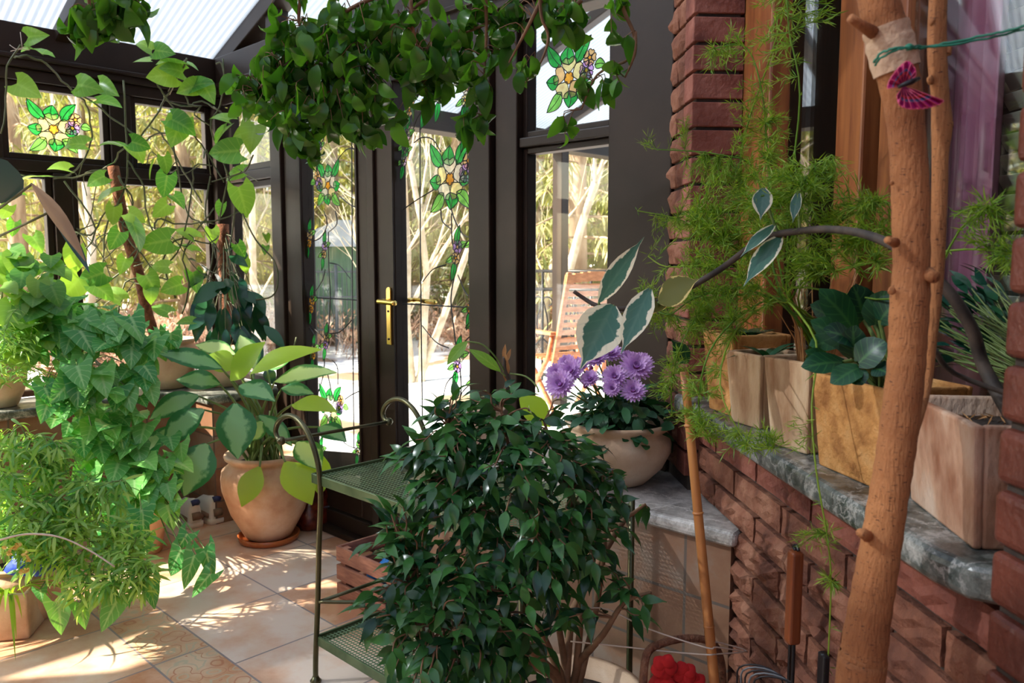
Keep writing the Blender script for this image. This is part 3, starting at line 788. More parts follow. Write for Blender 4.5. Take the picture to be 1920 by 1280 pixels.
for (x, y, s, c) in ((597, 238, 1.1, ('st_purple', 'st_amber')), (602, 283, 1.1, ('st_purple', 'st_amber')), (584, 449, 1.3, ('st_amber', 'st_orange')), (612, 470, 1.2, ('st_purple', 'st_amber')), (588, 572, 1.3, ('st_orange', 'st_orange')),
                     (615, 640, 1.2, ('st_amber', 'st_purple')), (592, 660, 1.2, ('st_amber', 'st_orange')), (640, 215, 1.3, ('st_orange', 'st_orange')), (676, 840, 1.1, ('st_lime', 'st_cream')), (606, 848, 1.1, ('st_lime', 'st_pink')), (655, 205, 1.2, ('st_green', 'st_orange'))):
    a, z = uzD(x, y); smallsprig(mb, 'D', 0.012, a, z, s * 0.82, c)
for pl in (((663, 250), (664, 500), (667, 840)), ((580, 557), (683, 563)), ((633, 305), (650, 283), (664, 279), (684, 284)), ((640, 368), (662, 385), (684, 392)), ((610, 395), (617, 420), (605, 445), (590, 452)), ((632, 395), (635, 420), (620, 435)),
           ((613, 505), (608, 525), (596, 545)), ((619, 435), (620, 500), (623, 560), (619, 620), (614, 640)), ((622, 493), (640, 498), (660, 522)), ((585, 610), (606, 628), (615, 640)), ((615, 625), (640, 622), (663, 600)),
           ((580, 608), (594, 630), (594, 650)), ((612, 665), (610, 700), (600, 735), (595, 745)), ((617, 670), (635, 685), (637, 720)), ((650, 748), (665, 738), (684, 730)), ((615, 690), (622, 720), (626, 745)), ((630, 800), (650, 830), (672, 840)), ((612, 255), (598, 300), (600, 330))):
    leadline(mb, 'D', 0.01, pl, sm=len(pl) > 2)
mb.build('stained_glass', MS, d1, smooth=False)
mb = MB()
a, z = uzD(848, 336); bouquet(mb, 'D', 0.012, a, z, 0.92, ['st_cream', 'st_yellow'], 1, 1.1)
for (x, y, s, c) in ((773, 200, 1.3, ('st_amber', 'st_amber')), (830, 172, 1.5, ('st_orange', 'st_cream')), (765, 265, 1.3, ('st_pink', 'st_pink')), (803, 185, 1.5, ('st_green', 'st_orange')), (878, 180, 1.3, ('st_cream', 'st_yellow')), (878, 235, 1.3, ('st_amber', 'st_purple')),
                     (860, 475, 1.4, ('st_purple', 'st_amber')), (893, 447, 1.3, ('st_amber', 'st_amber')), (888, 570, 1.3, ('st_amber', 'st_orange')), (896, 600, 1.3, ('st_orange', 'st_orange')), (863, 678, 1.4, ('st_cream', 'st_purple')), (897, 708, 1.3, ('st_amber', 'st_amber')), (762, 295, 1.2, ('st_green', 'st_pink'))):
    a, z = uzD(x, y); smallsprig(mb, 'D', 0.012, a, z, s * 0.82, c)
for pl in (((791, 240), (792, 500), (796, 830)), ((759, 569), (900, 577)), ((780, 268), (795, 258), (815, 262), (830, 285)), ((759, 393), (785, 375), (818, 355)), ((830, 390), (833, 415), (850, 430)), ((846, 375), (855, 410), (872, 440), (890, 445)), ((850, 400), (851, 450), (857, 470)),
           ((796, 528), (815, 505), (840, 496)), ((857, 510), (849, 560), (855, 620), (858, 645)), ((862, 515), (875, 545), (888, 562)), ((795, 610), (820, 640), (845, 652)), ((893, 500), (895, 520), (905, 540)), ((890, 625), (875, 640), (868, 655)), ((858, 700), (840, 720), (833, 760)), ((866, 690), (868, 730), (862, 770)), ((890, 715), (870, 735), (862, 760)), ((820, 160), (840, 155), (865, 165)), ((770, 215), (775, 235), (760, 255)), ((800, 200), (785, 225), (775, 255)), ((875, 195), (868, 215), (878, 235))):
    leadline(mb, 'D', 0.01, pl, sm=len(pl) > 2)
mb.build('stained_glass', MS, d2, smooth=False)

# --- brickwork
def brickbox(mb, s0, s1, n0, n1, z0, z1, rough=0.0, nx=4, nz=2, bulge=0.0):
    """one brick; its room face is split and knocked about when rough"""
    b = len(mb.v)
    for i in range(nx + 1):
        for j in range(nz + 1):
            e = i in (0, nx) or j in (0, nz)
            n = n1 + (0 if e else bulge * R.uniform(0.4, 1.0) + R.uniform(-rough, rough)) + (R.uniform(-rough, rough) * 0.25 if e else 0)
            mb.v.append(S(s0 + (s1 - s0) * i / nx, n, z0 + (z1 - z0) * j / nz))
    for i in range(nx):
        for j in range(nz):
            a = b + i * (nz + 1) + j
            mb.face([a, a + nz + 1, a + nz + 2, a + 1])
    c = len(mb.v)
    mb.v += [S(s0, n0, z0), S(s0, n0, z1), S(s1, n0, z0), S(s1, n0, z1)]
    e0 = [b + j for j in range(nz + 1)]; e1 = [b + nx * (nz + 1) + j for j in range(nz + 1)]
    lo = [b + i * (nz + 1) for i in range(nx + 1)]; hi = [b + i * (nz + 1) + nz for i in range(nx + 1)]
    mb.face(e0 + [c + 1, c]); mb.face(e1[::-1] + [c + 2, c + 3]); mb.face(lo[::-1] + [c, c + 2]); mb.face(hi + [c + 3, c + 1])
mb = MB()
mb.m = 1; mb.box(S, 0.30, 2.6, -0.10, -0.045, 0.0, 0.866); mb.m = 0
P = 0.0727
for r in range(12):
    z0 = 0.0 + r * P - 0.006; z1 = z0 + 0.060
    if z1 > 0.87: z1 = 0.862
    s = 0.298; o = 0.735 if r % 2 == 1 else 0.88
    js = sorted([0.296] + [o + 0.285 * k for k in range(-1, 7) if o + 0.285 * k > 0.33])
    for a_, b_ in zip(js[:-1], js[1:]):
        mb.m = 2 if r >= 11 else 0
        brickbox(mb, a_ + 0.0055, b_ - 0.0055, -0.05, -0.030, max(z0, 0.001), z1, 0.004 if r >= 10 else 0.008, 9, 4, 0.004 if r >= 10 else 0.012)
struct(mb.build('wall_brick', [M['brickrough'], M['mortar'], M['brick']], smooth=False))
# brick pillar between the bay and the conservatory window
mb = MB(); mb.m = 1; mb.box(S, 0.01, 0.285, -0.125, -0.006, 0.64, 3.65); mb.m = 0
PC = 0.0752
for r in range(40):
    z0 = 0.645 + r * PC + 0.0435; z1 = z0 + 0.066
    if z0 > 3.6: break
    mb.m = 0
    if r % 2:
        brickbox(mb, 0.0, 0.13, -0.05, 0.006, z0, z1, 0.006, 5, 3, 0.012); brickbox(mb, 0.138, 0.205, -0.05, 0.004, z0, z1, 0.006, 3, 3, 0.012)
    else:
        brickbox(mb, 0.0, 0.06, -0.05, 0.006, z0, z1, 0.006, 3, 3, 0.012); brickbox(mb, 0.068, 0.205, -0.05, 0.004, z0, z1, 0.006, 5, 3, 0.012)
    mb.m = 2; brickbox(mb, 0.212, 0.293, -0.132, 0.008, z0, z1, 0.0, 1, 1)
struct(mb.build('wall_pillar', [M['brickrough'], M['mortar'], M['brick']], smooth=False, bevel=0.003))
# glossy brick pillar at the right edge
mb = MB()
for r in range(40):
    z0 = 0.50 + r * PC + 0.01; z1 = z0 + 0.066
    if z0 > 3.6: break
    brickbox(mb, 1.592, 1.76, -0.30, 0.012, z0, z1, 0, 1, 1); brickbox(mb, 1.768, 2.05, -0.30, 0.012, z0, z1, 0, 1, 1)
struct(mb.build('wall_right', [M['brickglaze']], smooth=False, bevel=0.010, seg=3))
mb = MB().box(S, 1.60, 2.6, -0.32, 0.0, 0.5, 3.7); struct(mb.build('wall_right_core', M['mortar'], smooth=False))
mb = MB().box(S, 2.06, 6.4, -0.34, 0.01, 0.0, 3.7); struct(mb.build('wall_house', M['brick'], smooth=False))
mb = MB().box(G, 0.0, 6.5, VB - 0.12, VB, 0.0, 3.9); struct(mb.build('wall_back', M['plaster'], smooth=False))
# window sill of the bay
mb = MB(); mb.prism(S, [(0.24, 0.028), (1.50, 0.028), (1.56, 0.015), (1.588, -0.02), (1.59, -0.34), (0.20, -0.34), (0.20, 0.0)], 0.870, 0.918)
struct(mb.build('trim_sill', M['marble'], smooth=False, bevel=0.014, seg=3))

# timber window of the house in the bay
NW = -0.30
def sB(x, n): return szB(x, 400, n)[0]
mb = MB()
mb.box(S, 0.10, sB(1436, -0.135), -0.19, -0.135, 0.92, 3.6); mb.box(S, -0.2, sB(1436, NW) - 0.01, -0.36, -0.19, 0.92, 3.6)
s1, s2, s3, s4 = sB(1582, NW), sB(1632, NW), sB(1652, NW), sB(1697, NW)
mb.box(S, s1, s2, NW - 0.04, NW + 0.03, 0.92, 3.6); mb.box(S, s3, s4, NW - 0.05, NW + 0.015, 0.92, 3.6)
mb.box(S, sB(1440, NW), 1.60, NW - 0.05, NW + 0.02, 0.92, 0.97)
w_house = mb.build('window_%d' % wcount[0], M['wood'], smooth=False, bevel=0.006); struct(w_house); wcount[0] += 1
MB().box(S, sB(1440, NW) + 0.002, s1 - 0.002, NW - 0.006, NW, 0.972, 3.6).build('pane', M['houseglass'], w_house, smooth=False)
MB().box(S, s4 + 0.002, 1.598, NW - 0.006, NW, 0.972, 3.6).build('pane', M['houseglass'], w_house, smooth=False)
mb = MB().box(S, s2, s3, NW - 0.06, NW - 0.045, 0.92, 3.6); mb.build('dark_gap_strip', M['black'], w_house, smooth=False)  # black strip stands in for the dark gap between the two posts
# the dim room behind it
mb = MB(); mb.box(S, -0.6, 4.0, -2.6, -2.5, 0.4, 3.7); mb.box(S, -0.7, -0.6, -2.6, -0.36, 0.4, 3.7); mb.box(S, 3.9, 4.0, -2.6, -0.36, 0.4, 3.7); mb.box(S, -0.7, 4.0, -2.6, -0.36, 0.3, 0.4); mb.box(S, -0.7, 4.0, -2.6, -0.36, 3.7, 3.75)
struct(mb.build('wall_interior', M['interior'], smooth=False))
# pink curtain and cream blind inside
def wavy(fn, s0, s1, n, z0, z1, amp, k, seed):
    rr = random.Random(seed); mb = MB(); N = 40; ph = rr.uniform(0, 6)
    for j in range(9):
        for i in range(N + 1):
            t = i / N; z = z0 + (z1 - z0) * j / 8
            mb.v.append(fn(s0 + (s1 - s0) * t, n + amp * math.sin(k * t * 6.283 + ph + 0.6 * math.sin(j * 0.5)), z))
    for j in range(8):
        for i in range(N):
            a_ = j * (N + 1) + i; mb.face([a_, a_ + 1, a_ + N + 2, a_ + N + 1])
    return mb
mb = wavy(S, sB(1745, -0.42), sB(1868, -0.42), -0.42, 0.95, 3.5, 0.014, 5, 3)
o = mb.build('curtain', M['curtain']); o.modifiers.new('thick', 'SOLIDIFY').thickness = 0.003
tag(o, 'pink curtain hanging behind the glass of the house window', 'curtain')
mb = MB()
for k in range(60):
    z = 1.0 + k * 0.04; s0, s1_ = sB(1872, -0.45), sB(1990, -0.45)
    b = len(mb.v); mb.v += [S(s0, -0.46, z), S(s1_, -0.46, z), S(s1_, -0.44, z + 0.03), S(s0, -0.44, z + 0.03)]; mb.face([b, b + 1, b + 2, b + 3])
o = mb.build('window_blind', M['blind'], smooth=False); o.modifiers.new('thick', 'SOLIDIFY').thickness = 0.002
tag(o, 'cream slatted blind behind the house window beside the pink curtain', 'blind')

# ================================================================== OUTSIDE
def grid_ground(name, mat_, x0, x1, y0, y1, nx, ny, h, inside):
    mb = MB()
    rr = random.Random(5); ph = [rr.uniform(0, 6) for _ in range(6)]
    for j in range(ny + 1):
        for i in range(nx + 1):
            x = x0 + (x1 - x0) * i / nx; y = y0 + (y1 - y0) * j / ny
            z = h + 0.06 * math.sin(x * 0.9 + ph[0]) * math.sin(y * 0.7 + ph[1]) + 0.04 * math.sin(x * 2.1 + ph[2] + y) + 0.02 * math.sin(3.7 * y + ph[3] - x)
            if y > 14: z += (y - 14) * 0.03
            mb.v.append(V((x, y, z)))
    for j in range(ny):
        for i in range(nx):
            a = j * (nx + 1) + i
            c = (mb.v[a] + mb.v[a + nx + 2]) * 0.5
            u = (c - COR).dot(DU); v = (c - COR).dot(DV)
            if v < 0.9 and u > -0.5: continue
            mb.face([a, a + 1, a + nx + 2, a + nx + 1])
    o = mb.build(name, mat_); struct(o); return o
grid_ground('ground_snow', M['snow'], -40, 40, -14, 60, 130, 120, 0.0, None)
mb = MB()
for k in range(17):
    u0 = -0.3 + 0.2 * k + 1.0
    mb.box(G, u0, u0 + 0.192, 0.10, 4.6 if u0 > 1.9 else 0.75, 0.07, 0.115)
struct(mb.build('floor_terrace', M['deck'], smooth=False, bevel=0.004))

# --- folding teak armchair on the terrace
def outchair():
    base = at(1060, 730, 6.3); base.z = 0.118
    t = thing('garden_armchair', 'slatted teak folding armchair outside the right window on the terrace', 'chair', base)
    ang = math.radians(28)
    fx = V((math.cos(ang), math.sin(ang), 0)); fy = V((-math.sin(ang), math.cos(ang), 0))    # fx across, fy towards the back
    def c(x, y, z): return base + fx * x + fy * y + Z * z
    def bx(mb, x0, x1, y0, y1, z0, z1, lean=0.0):
        mb.box(lambda a, b_, z: c(a, b_ + lean * (z - 0.42), z), x0, x1, y0, y1, z0, z1)
    LEAN = -0.30   # the back leans away from the seat, towards the viewer
    for sx in (-1, 1):
        mb = MB(); bx(mb, sx * 0.235 - 0.02, sx * 0.235 + 0.02, -0.23, -0.20, 0.30, 1.10, LEAN); mb.build('back_post', M['teak'], t, smooth=False, bevel=0.008)
    mb = MB()
    for k in range(11):
        z = 0.40 + k * 0.058; bx(mb, -0.215, 0.215, -0.225, -0.208, z, z + 0.036, LEAN)
    mb.build('back_slats', M['teak'], t, smooth=False, bevel=0.004)
    mb = MB(); b = 8
    for k in range(b):
        x0 = -0.255 + 0.51 * k / b; x1 = -0.255 + 0.51 * (k + 1) / b
        zc = 1.075 + 0.03 * math.cos((k + 0.5 - b / 2) / b * 3.0)
        bx(mb, x0, x1, -0.235, -0.198, zc - 0.07, zc, LEAN)
    mb.build('top_rail', M['teak'], t, smooth=False)
    mb = MB()
    for k in range(7): bx(mb, -0.22, 0.22, -0.19 + 0.065 * k, -0.145 + 0.065 * k, 0.415, 0.435)
    mb.build('seat', M['teak'], t, smooth=False, bevel=0.004)
    for sx in (-1, 1):
        MB().box(lambda a, b_, z: c(a, b_, z), sx * 0.27 - 0.03, sx * 0.27 + 0.03, -0.27, 0.27, 0.63, 0.655).build('armrest', M['teak'], t, smooth=False, bevel=0.006)
        MB().tube([c(sx * 0.255, 0.24, 0.0), c(sx * 0.255, -0.16, 0.45), c(sx * 0.255, -0.22, 0.63)], 0.02, 6).build('leg', M['teak'], t)
        MB().tube([c(sx * 0.235, -0.26, 0.0), c(sx * 0.235, 0.18, 0.42), c(sx * 0.25, 0.24, 0.63)], 0.02, 6).build('leg', M['teak'], t)
outchair()
# --- wrought iron railing behind it
def railing():
    p0 = at(960, 510, 8.2); p1 = at(1240, 510, 7.4)
    p0.z = 0.1; p1.z = 0.1
    t = thing('iron_railing', 'black wrought iron railing with scrolls behind the teak armchair', 'railing', p0.copy())
    d = p1 - p0; n = 9
    for z in (0.06, 0.92, 1.10): MB().tube([p0 + Z * z, p1 + Z * z], 0.018, 6).build('rail', M['black'], t)
    for k in range(n + 1):
        MB().tube([p0 + d * (k / n), p0 + d * (k / n) + Z * 1.1], 0.014, 6).build('post' if k % 3 == 0 else 'baluster', M['black'], t)
    dd = d.normalized()
    for k in range(n):
        c0 = p0 + d * ((k + 0.5) / n); sg = 1 if k % 2 else -1
        pts = []
        for i in range(22):
            a = i / 21 * 4.6; r = 0.085 * (1 - i / 26)
            pts.append(c0 + dd * (sg * (0.02 + r * math.cos(a))) + Z * (0.78 + r * math.sin(a)))
        mb = MB().tube(pts, 0.008, 5)
        mb.tube(smoothpts([pts[0], c0 + dd * (sg * 0.14) + Z * 0.5, c0 - dd * (sg * 0.1) + Z * 0.25, c0 + dd * (sg * 0.02) + Z * 0.1]), 0.008, 5)
        mb.build('scroll', M['black'], t)
railing()

# --- trees
def conifer_meshes(seed, h, r0):
    rr = random.Random(seed)
    tr = MB().tube([V((0, 0, -0.2)), V((0.03, 0, h * 0.3)), V((0, 0.04, h * 0.7)), V((0, 0, h))], [r0 * 1.25, r0, r0 * 0.55, r0 * 0.08], 9)
    br = MB(); fo = MB()
    z = 0.55
    while z < h - 0.2:
        L = (1.0 - z / h) ** 0.7 * 1.9 + 0.15
        a0 = rr.uniform(0, 6.28)
        nb = rr.choice((3, 4, 5))
        for k in range(nb):
            a = a0 + k * 6.283 / nb + rr.uniform(-0.3, 0.3); l = L * rr.uniform(0.6, 1.1)
            dry = z < 1.3 and rr.random() < 0.55
            pts = [V((math.cos(a) * l * t, math.sin(a) * l * t, z + 0.10 * l * t - 0.42 * l * t * t)) for t in (0, 0.33, 0.66, 1)]
            br.tube(pts, [0.022, 0.016, 0.010, 0.004], 4, False)
            if dry:
                for q in range(4):
                    t = rr.uniform(0.3, 0.95); p = pts[0].lerp(pts[-1], t)
                    br.tube([p, p + V((rr.uniform(-.3, .3), rr.uniform(-.3, .3), rr.uniform(-.15, .25)))], [0.006, 0.002], 3, False)
                continue
            for q in range(int(34 * l) + 8):
                t = rr.uniform(0.2, 1); i = min(int(t * 3), 2); p = pts[i].lerp(pts[i + 1], t * 3 - i)
                sd = V((-math.sin(a), math.cos(a), 0)) * rr.choice((-1, 1))
                d = (V((math.cos(a), math.sin(a), 0)) * rr.uniform(0.2, 0.9) + sd * rr.uniform(0.2, 1) + V((0, 0, rr.uniform(-0.9, 0.05)))).normalized()
                fo.leaf(p, d, V((0, 0, 1)), rr.uniform(0.16, 0.4), rr.uniform(0.018, 0.045), 'narrow', 0.6, 0.1)
        z += rr.uniform(0.22, 0.38)
    return tr, br, fo
CON = []
for sd, h, r0 in ((1, 7.5, 0.13), (2, 8.5, 0.16)):
    t_, b_, f_ = conifer_meshes(sd, h, r0)
    o = thing('conifer', 'tall conifer with drooping green branches in the snowy garden behind', 'tree', (0, 0, 0), 'conifers behind the conservatory')
    t_.build('trunk', M['bark'], o); b_.build('branches', M['bark'], o); f_.build('foliage', M['needles'], o, smooth=False)
    CON.append(o)
def copy_tree(o, loc, rz, sc_):
    c = o.copy(); COL.objects.link(c); c.location = loc; c.rotation_euler = (0, 0, rz); c.scale = (sc_, sc_, sc_)
    for ch in o.children:
        d = ch.copy(); COL.objects.link(d); d.parent = c
    return c
spots = []
rt_ = random.Random(23)
for (px, Y) in ((-130, 12), (-40, 15), (35, 10.5), (90, 17), (165, 12.5), (195, 19), (255, 14), (300, 21), (350, 12), (385, 17), (445, 13), (490, 20), (540, 16), (590, 18.5), (625, 14.5), (672, 21), (715, 17), (770, 15.5), (815, 21), (860, 14.5), (905, 18), (950, 22), (1000, 14), (1045, 17), (1085, 12.5), (1130, 19), (1180, 15), (1260, 18), (1350, 13.5), (-220, 17), (-320, 14), (1500, 18),
                (60, 26), (220, 28), (420, 27), (560, 26), (700, 28), (840, 27), (980, 28), (1080, 26), (1160, 28)):
    p = at(px, 489, Y); p.z = -0.05 + max(0, (Y - 14) * 0.03)
    spots.append(p)
for i, p in enumerate(spots):
    if i < 2:
        o = CON[i]; o.location = p; o.rotation_euler = (0, 0, rt_.uniform(0, 6))
    else: copy_tree(CON[i % 2], p, rt_.uniform(0, 6.28), rt_.uniform(0.85, 1.15))
def bare_tree(px, py, Y, label, seed, h, stems, lean, mat_='palebark'):
    rr = random.Random(seed); b = at(px, py, Y); b.z = 0.0
    t = thing('bare_tree', label, 'tree', b)
    tm = MB(); bm = MB()
    def grow(p, d, L, r, lev):
        pts = [p]; q = p.copy(); dd = d.copy()
        for k in range(4):
            dd = (dd + V((rr.uniform(-.18, .18), rr.uniform(-.18, .18), 0.05))).normalized(); q = q + dd * (L / 4); pts.append(q.copy())
        (tm if lev == 0 else bm).tube(pts, lerp_list([r, r * 0.55], 5), 7 if lev == 0 else 4, False)
        if lev < 3:
            for k in range((5, 4, 4)[lev]):
                i = rr.choice((1, 2, 3, 4)); e = (dd + V((rr.uniform(-1, 1), rr.uniform(-1, 1), rr.uniform(-0.3, 0.7)))).normalized()
                grow(pts[i], e, L * rr.uniform(0.4, 0.65), r * 0.32, lev + 1)
    for k in range(stems):
        grow(b + V((rr.uniform(-.12, .12), rr.uniform(-.1, .1), -0.1)), V((lean[0] + rr.uniform(-.25, .25), lean[1] + rr.uniform(-.2, .2), 1)).normalized(), h * rr.uniform(0.8, 1.1), 0.085 if k == 0 else rr.uniform(0.04, 0.07), 0)
    tm.build('trunk', M[mat_], t); bm.build('branches', M[mat_], t)
bare_tree(778, 710, 8.8, 'pale bare tree with leaning stems outside the right door leaf', 3, 3.0, 4, (0.16, 0.05))
bare_tree(160, 640, 9.5, 'pale bare tree outside the lower left window', 8, 3.2, 2, (0.05, 0))
bare_tree(480, 640, 10.5, 'pale bare tree outside the narrow corner window', 9, 2.8, 2, (-0.1, 0))
bare_tree(1035, 640, 11.5, 'pale bare tree behind the teak armchair', 12, 3.2, 2, (0.1, 0))
# tawny undergrowth and small conifers fill: one mass nobody could count
mb = MB(); rr = random.Random(31)
for k in range(620):
    px = rr.uniform(-260, 1330); Y = rr.uniform(9.0, 11) if px < 380 else rr.uniform(11.0, 16)
    p = at(px, 489, Y); p.z = 0.0
    for q in range(9):
        d = V((rr.uniform(-.7, .7), rr.uniform(-.7, .7), rr.uniform(0.5, 1.2))).normalized()
        L = rr.uniform(0.3, 0.75)
        mb.tube([p + rv(0.1), p + d * L * 0.5, p + d * L + rv(0.06)], [0.006, 0.004, 0.002], 3, False)
        for w in range(5):
            e = (d + rv(0.9)).normalized(); s_ = p + d * L * rr.uniform(0.3, 1)
            mb.leaf(s_, e, V((0, 0, 1)), rr.uniform(0.05, 0.14), rr.uniform(0.015, 0.045), 'narrow', 0.4)
o = mb.build('undergrowth', M['dryneedles']); tag(o, 'tawny leafless undergrowth in the snow beyond the glass', 'undergrowth', kind='stuff')
mb = MB()
for k in range(420):
    px = rr.uniform(-400, 1500); Y = rr.uniform(22, 34); p = at(px, 489, Y); p.z = rr.uniform(0.2, 6.5)
    for q in range(10):
        d = V((rr.uniform(-1, 1), rr.uniform(-1, 1), rr.uniform(-0.9, 0.3))).normalized()
        mb.leaf(p + rv(0.7), d, V((0, 0, 1)), rr.uniform(0.3, 0.9), rr.uniform(0.08, 0.16), 'narrow', 0.5)
o = mb.build('forest_foliage', M['needles'], smooth=False); tag(o, 'hazy green forest edge far behind the garden', 'forest', kind='stuff')
# green shed with a pale roof
p = at(632, 489, 12.5); p.z = 0.1
t = thing('garden_shed', 'low green shed with snowy pale roof outside the left door leaf', 'shed', p)
mb = MB().box(lambda x, y, z: p + V((x, y, z)), -0.75, 0.75, 0, 1.2, 0, 1.45); mb.build('wall', M['hedge'], t, smooth=False)
mb = MB()
b = [p + V(q) for q in ((-0.9, -0.2, 1.42), (0.9, -0.2, 1.42), (0.9, 1.4, 1.42), (-0.9, 1.4, 1.42), (-0.1, 0.6, 1.86), (0.5, 0.6, 1.86))]
mb.v += b; mb.face([0, 1, 5, 4]); mb.face([1, 2, 5]); mb.face([2, 3, 4, 5]); mb.face([3, 0, 4]); mb.face([3, 2, 1, 0])
mb.build('roof', M['white'], t, smooth=False)
# low green fence
p0 = at(560, 489, 11); p1 = at(760, 489, 11.5); p0.z = p1.z = 0.05
t = thing('garden_fence', 'thin grey metal fence in front of the green shed', 'fence', p0.copy())
d = p1 - p0
mb = MB()
for z in (0.3, 0.75, 1.1): mb.tube([p0 + Z * z, p1 + Z * z], 0.012, 4)
for k in range(24): mb.tube([p0 + d * (k / 23) + Z * 0.25, p0 + d * (k / 23) + Z * 1.15], 0.007, 4)
mb.build('mesh_panel', M['greypot'], t)
for k in range(4): MB().tube([p0 + d * (k / 3), p0 + d * (k / 3) + Z * 1.2], 0.025, 6).build('post', M['greypot'], t)

# ================================================================== PLANT HELPERS
def pxl(mb, b, t, w, Yb, Yt, shape, curl=0.5, fold=0.12, face=0.6, cols=3, wave=0.0):
    """leaf from a point of the room to another, its blade bending between them"""
    pb = at(b[0], b[1], Yb); pt = at(t[0], t[1], Yt)
    d = pt - pb; L = d.length; d.normalize()
    nh = ((CAM - pb).normalized() * face + Z * (1 - face)); sd = d.cross(nh).normalized(); nr = sd.cross(d)
    c = curl
    d2 = d * math.cos(c / 2) + nr * math.sin(c / 2)
    if abs(c) > 1e-3: L *= (c / 2) / math.sin(c / 2)
    nr2 = nr * math.cos(c / 2) - d * math.sin(c / 2)
    mb.leaf(pb, d2, nr2, L, w * Yb / F, shape, c, fold, cols, wave)
    return pb
def inball(c, r, sq=0.75):
    while True:
        q = rv()
        if q.length <= 1: return c + V((q.x, q.y * sq, q.z)) * r
def leafy(path, mb, L, Wd, shape, curl, gap, droop, start=0.3, fold=0.12, up=0.7, jit=0.25):
    tot = sum((path[i + 1] - path[i]).length for i in range(len(path) - 1)); s = tot * start; k = 0
    acc = 0.0
    for i in range(len(path) - 1):
        a, b = path[i], path[i + 1]; l = (b - a).length
        if l < 1e-6: continue
        t = (b - a) / l
        while s <= acc + l:
            p = a + t * (s - acc)
            sd = t.cross(Z + rv(0.5)); sd = sd.normalized() if sd.length > 1e-4 else V((1, 0, 0))
            sd *= 1 if k % 2 else -1
            d = (t * 0.55 + sd * 0.8 + rv(jit) - Z * droop).normalized()
            q = R.uniform(0.75, 1.15)
            mb.leaf(p, d, (Z * up + (CAM - p).normalized() * (1 - up) + rv(0.45)).normalized(), L * q, Wd * q, shape, curl * R.uniform(0.6, 1.3), fold)
            s += gap * R.uniform(0.7, 1.3); k += 1
        acc += l
    p = path[-1]; t = (path[-1] - path[-2]).normalized()
    mb.leaf(p, (t - Z * droop * 0.7).normalized(), Z, L, Wd, shape, curl, fold)
def anchors(paths, n=6):
    out = []
    for P in paths: out += P
    return out
def twig_to(anch, tgt, sag=0.0, wob=0.12):
    a = min(anch, key=lambda q: (q - tgt).length + 0.6 * max(0, q.z - tgt.z))
    L = (tgt - a).length
    m1 = a.lerp(tgt, 0.35) + rv(wob * L) + Z * (0.10 - sag) * L; m2 = a.lerp(tgt, 0.7) + rv(wob * L) + Z * (0.08 - sag * 0.6) * L
    return smoothpts([a, m1, m2, tgt], 3)
def pxpath(pts, n=4):
    return smoothpts([at(*p) for p in pts], n)
def pot_prof(r0, rb, zb, rn, rr, h, th=0.012):
    return [(r0 * 0.9, 0.0), (r0, 0.006), (r0 + (rb - r0) * 0.62, zb * 0.42), (rb * 0.985, zb * 0.82), (rb, zb), (rb * 0.97, zb + (h - zb) * 0.35), (rn, h * 0.88), (rn, h * 0.915), (rr, h * 0.945), (rr + 0.004, h * 0.975), (rr, h), (rr - th, h), (rn - th, h * 0.9), (rn - th, h * 0.84)]
def potted(name, label, cat, c, prof, mat_, soil_z, group=None, n=40):
    t = thing(name, label, cat, c, group)
    MB().lathe(c, prof, n).build('pot', mat_, t)
    rs = prof[-1][0]
    MB().lathe(c, [(0.0, soil_z + 0.006), (rs * 0.6, soil_z + 0.004), (rs * 1.02, soil_z), (rs * 1.0, soil_z - 0.02)], 24, 0.0).build('soil', M['soil'], t)
    return t
def gmesh(t, mb, name, m, **k):
    if mb.v: return mb.build(name, m, t, **k)

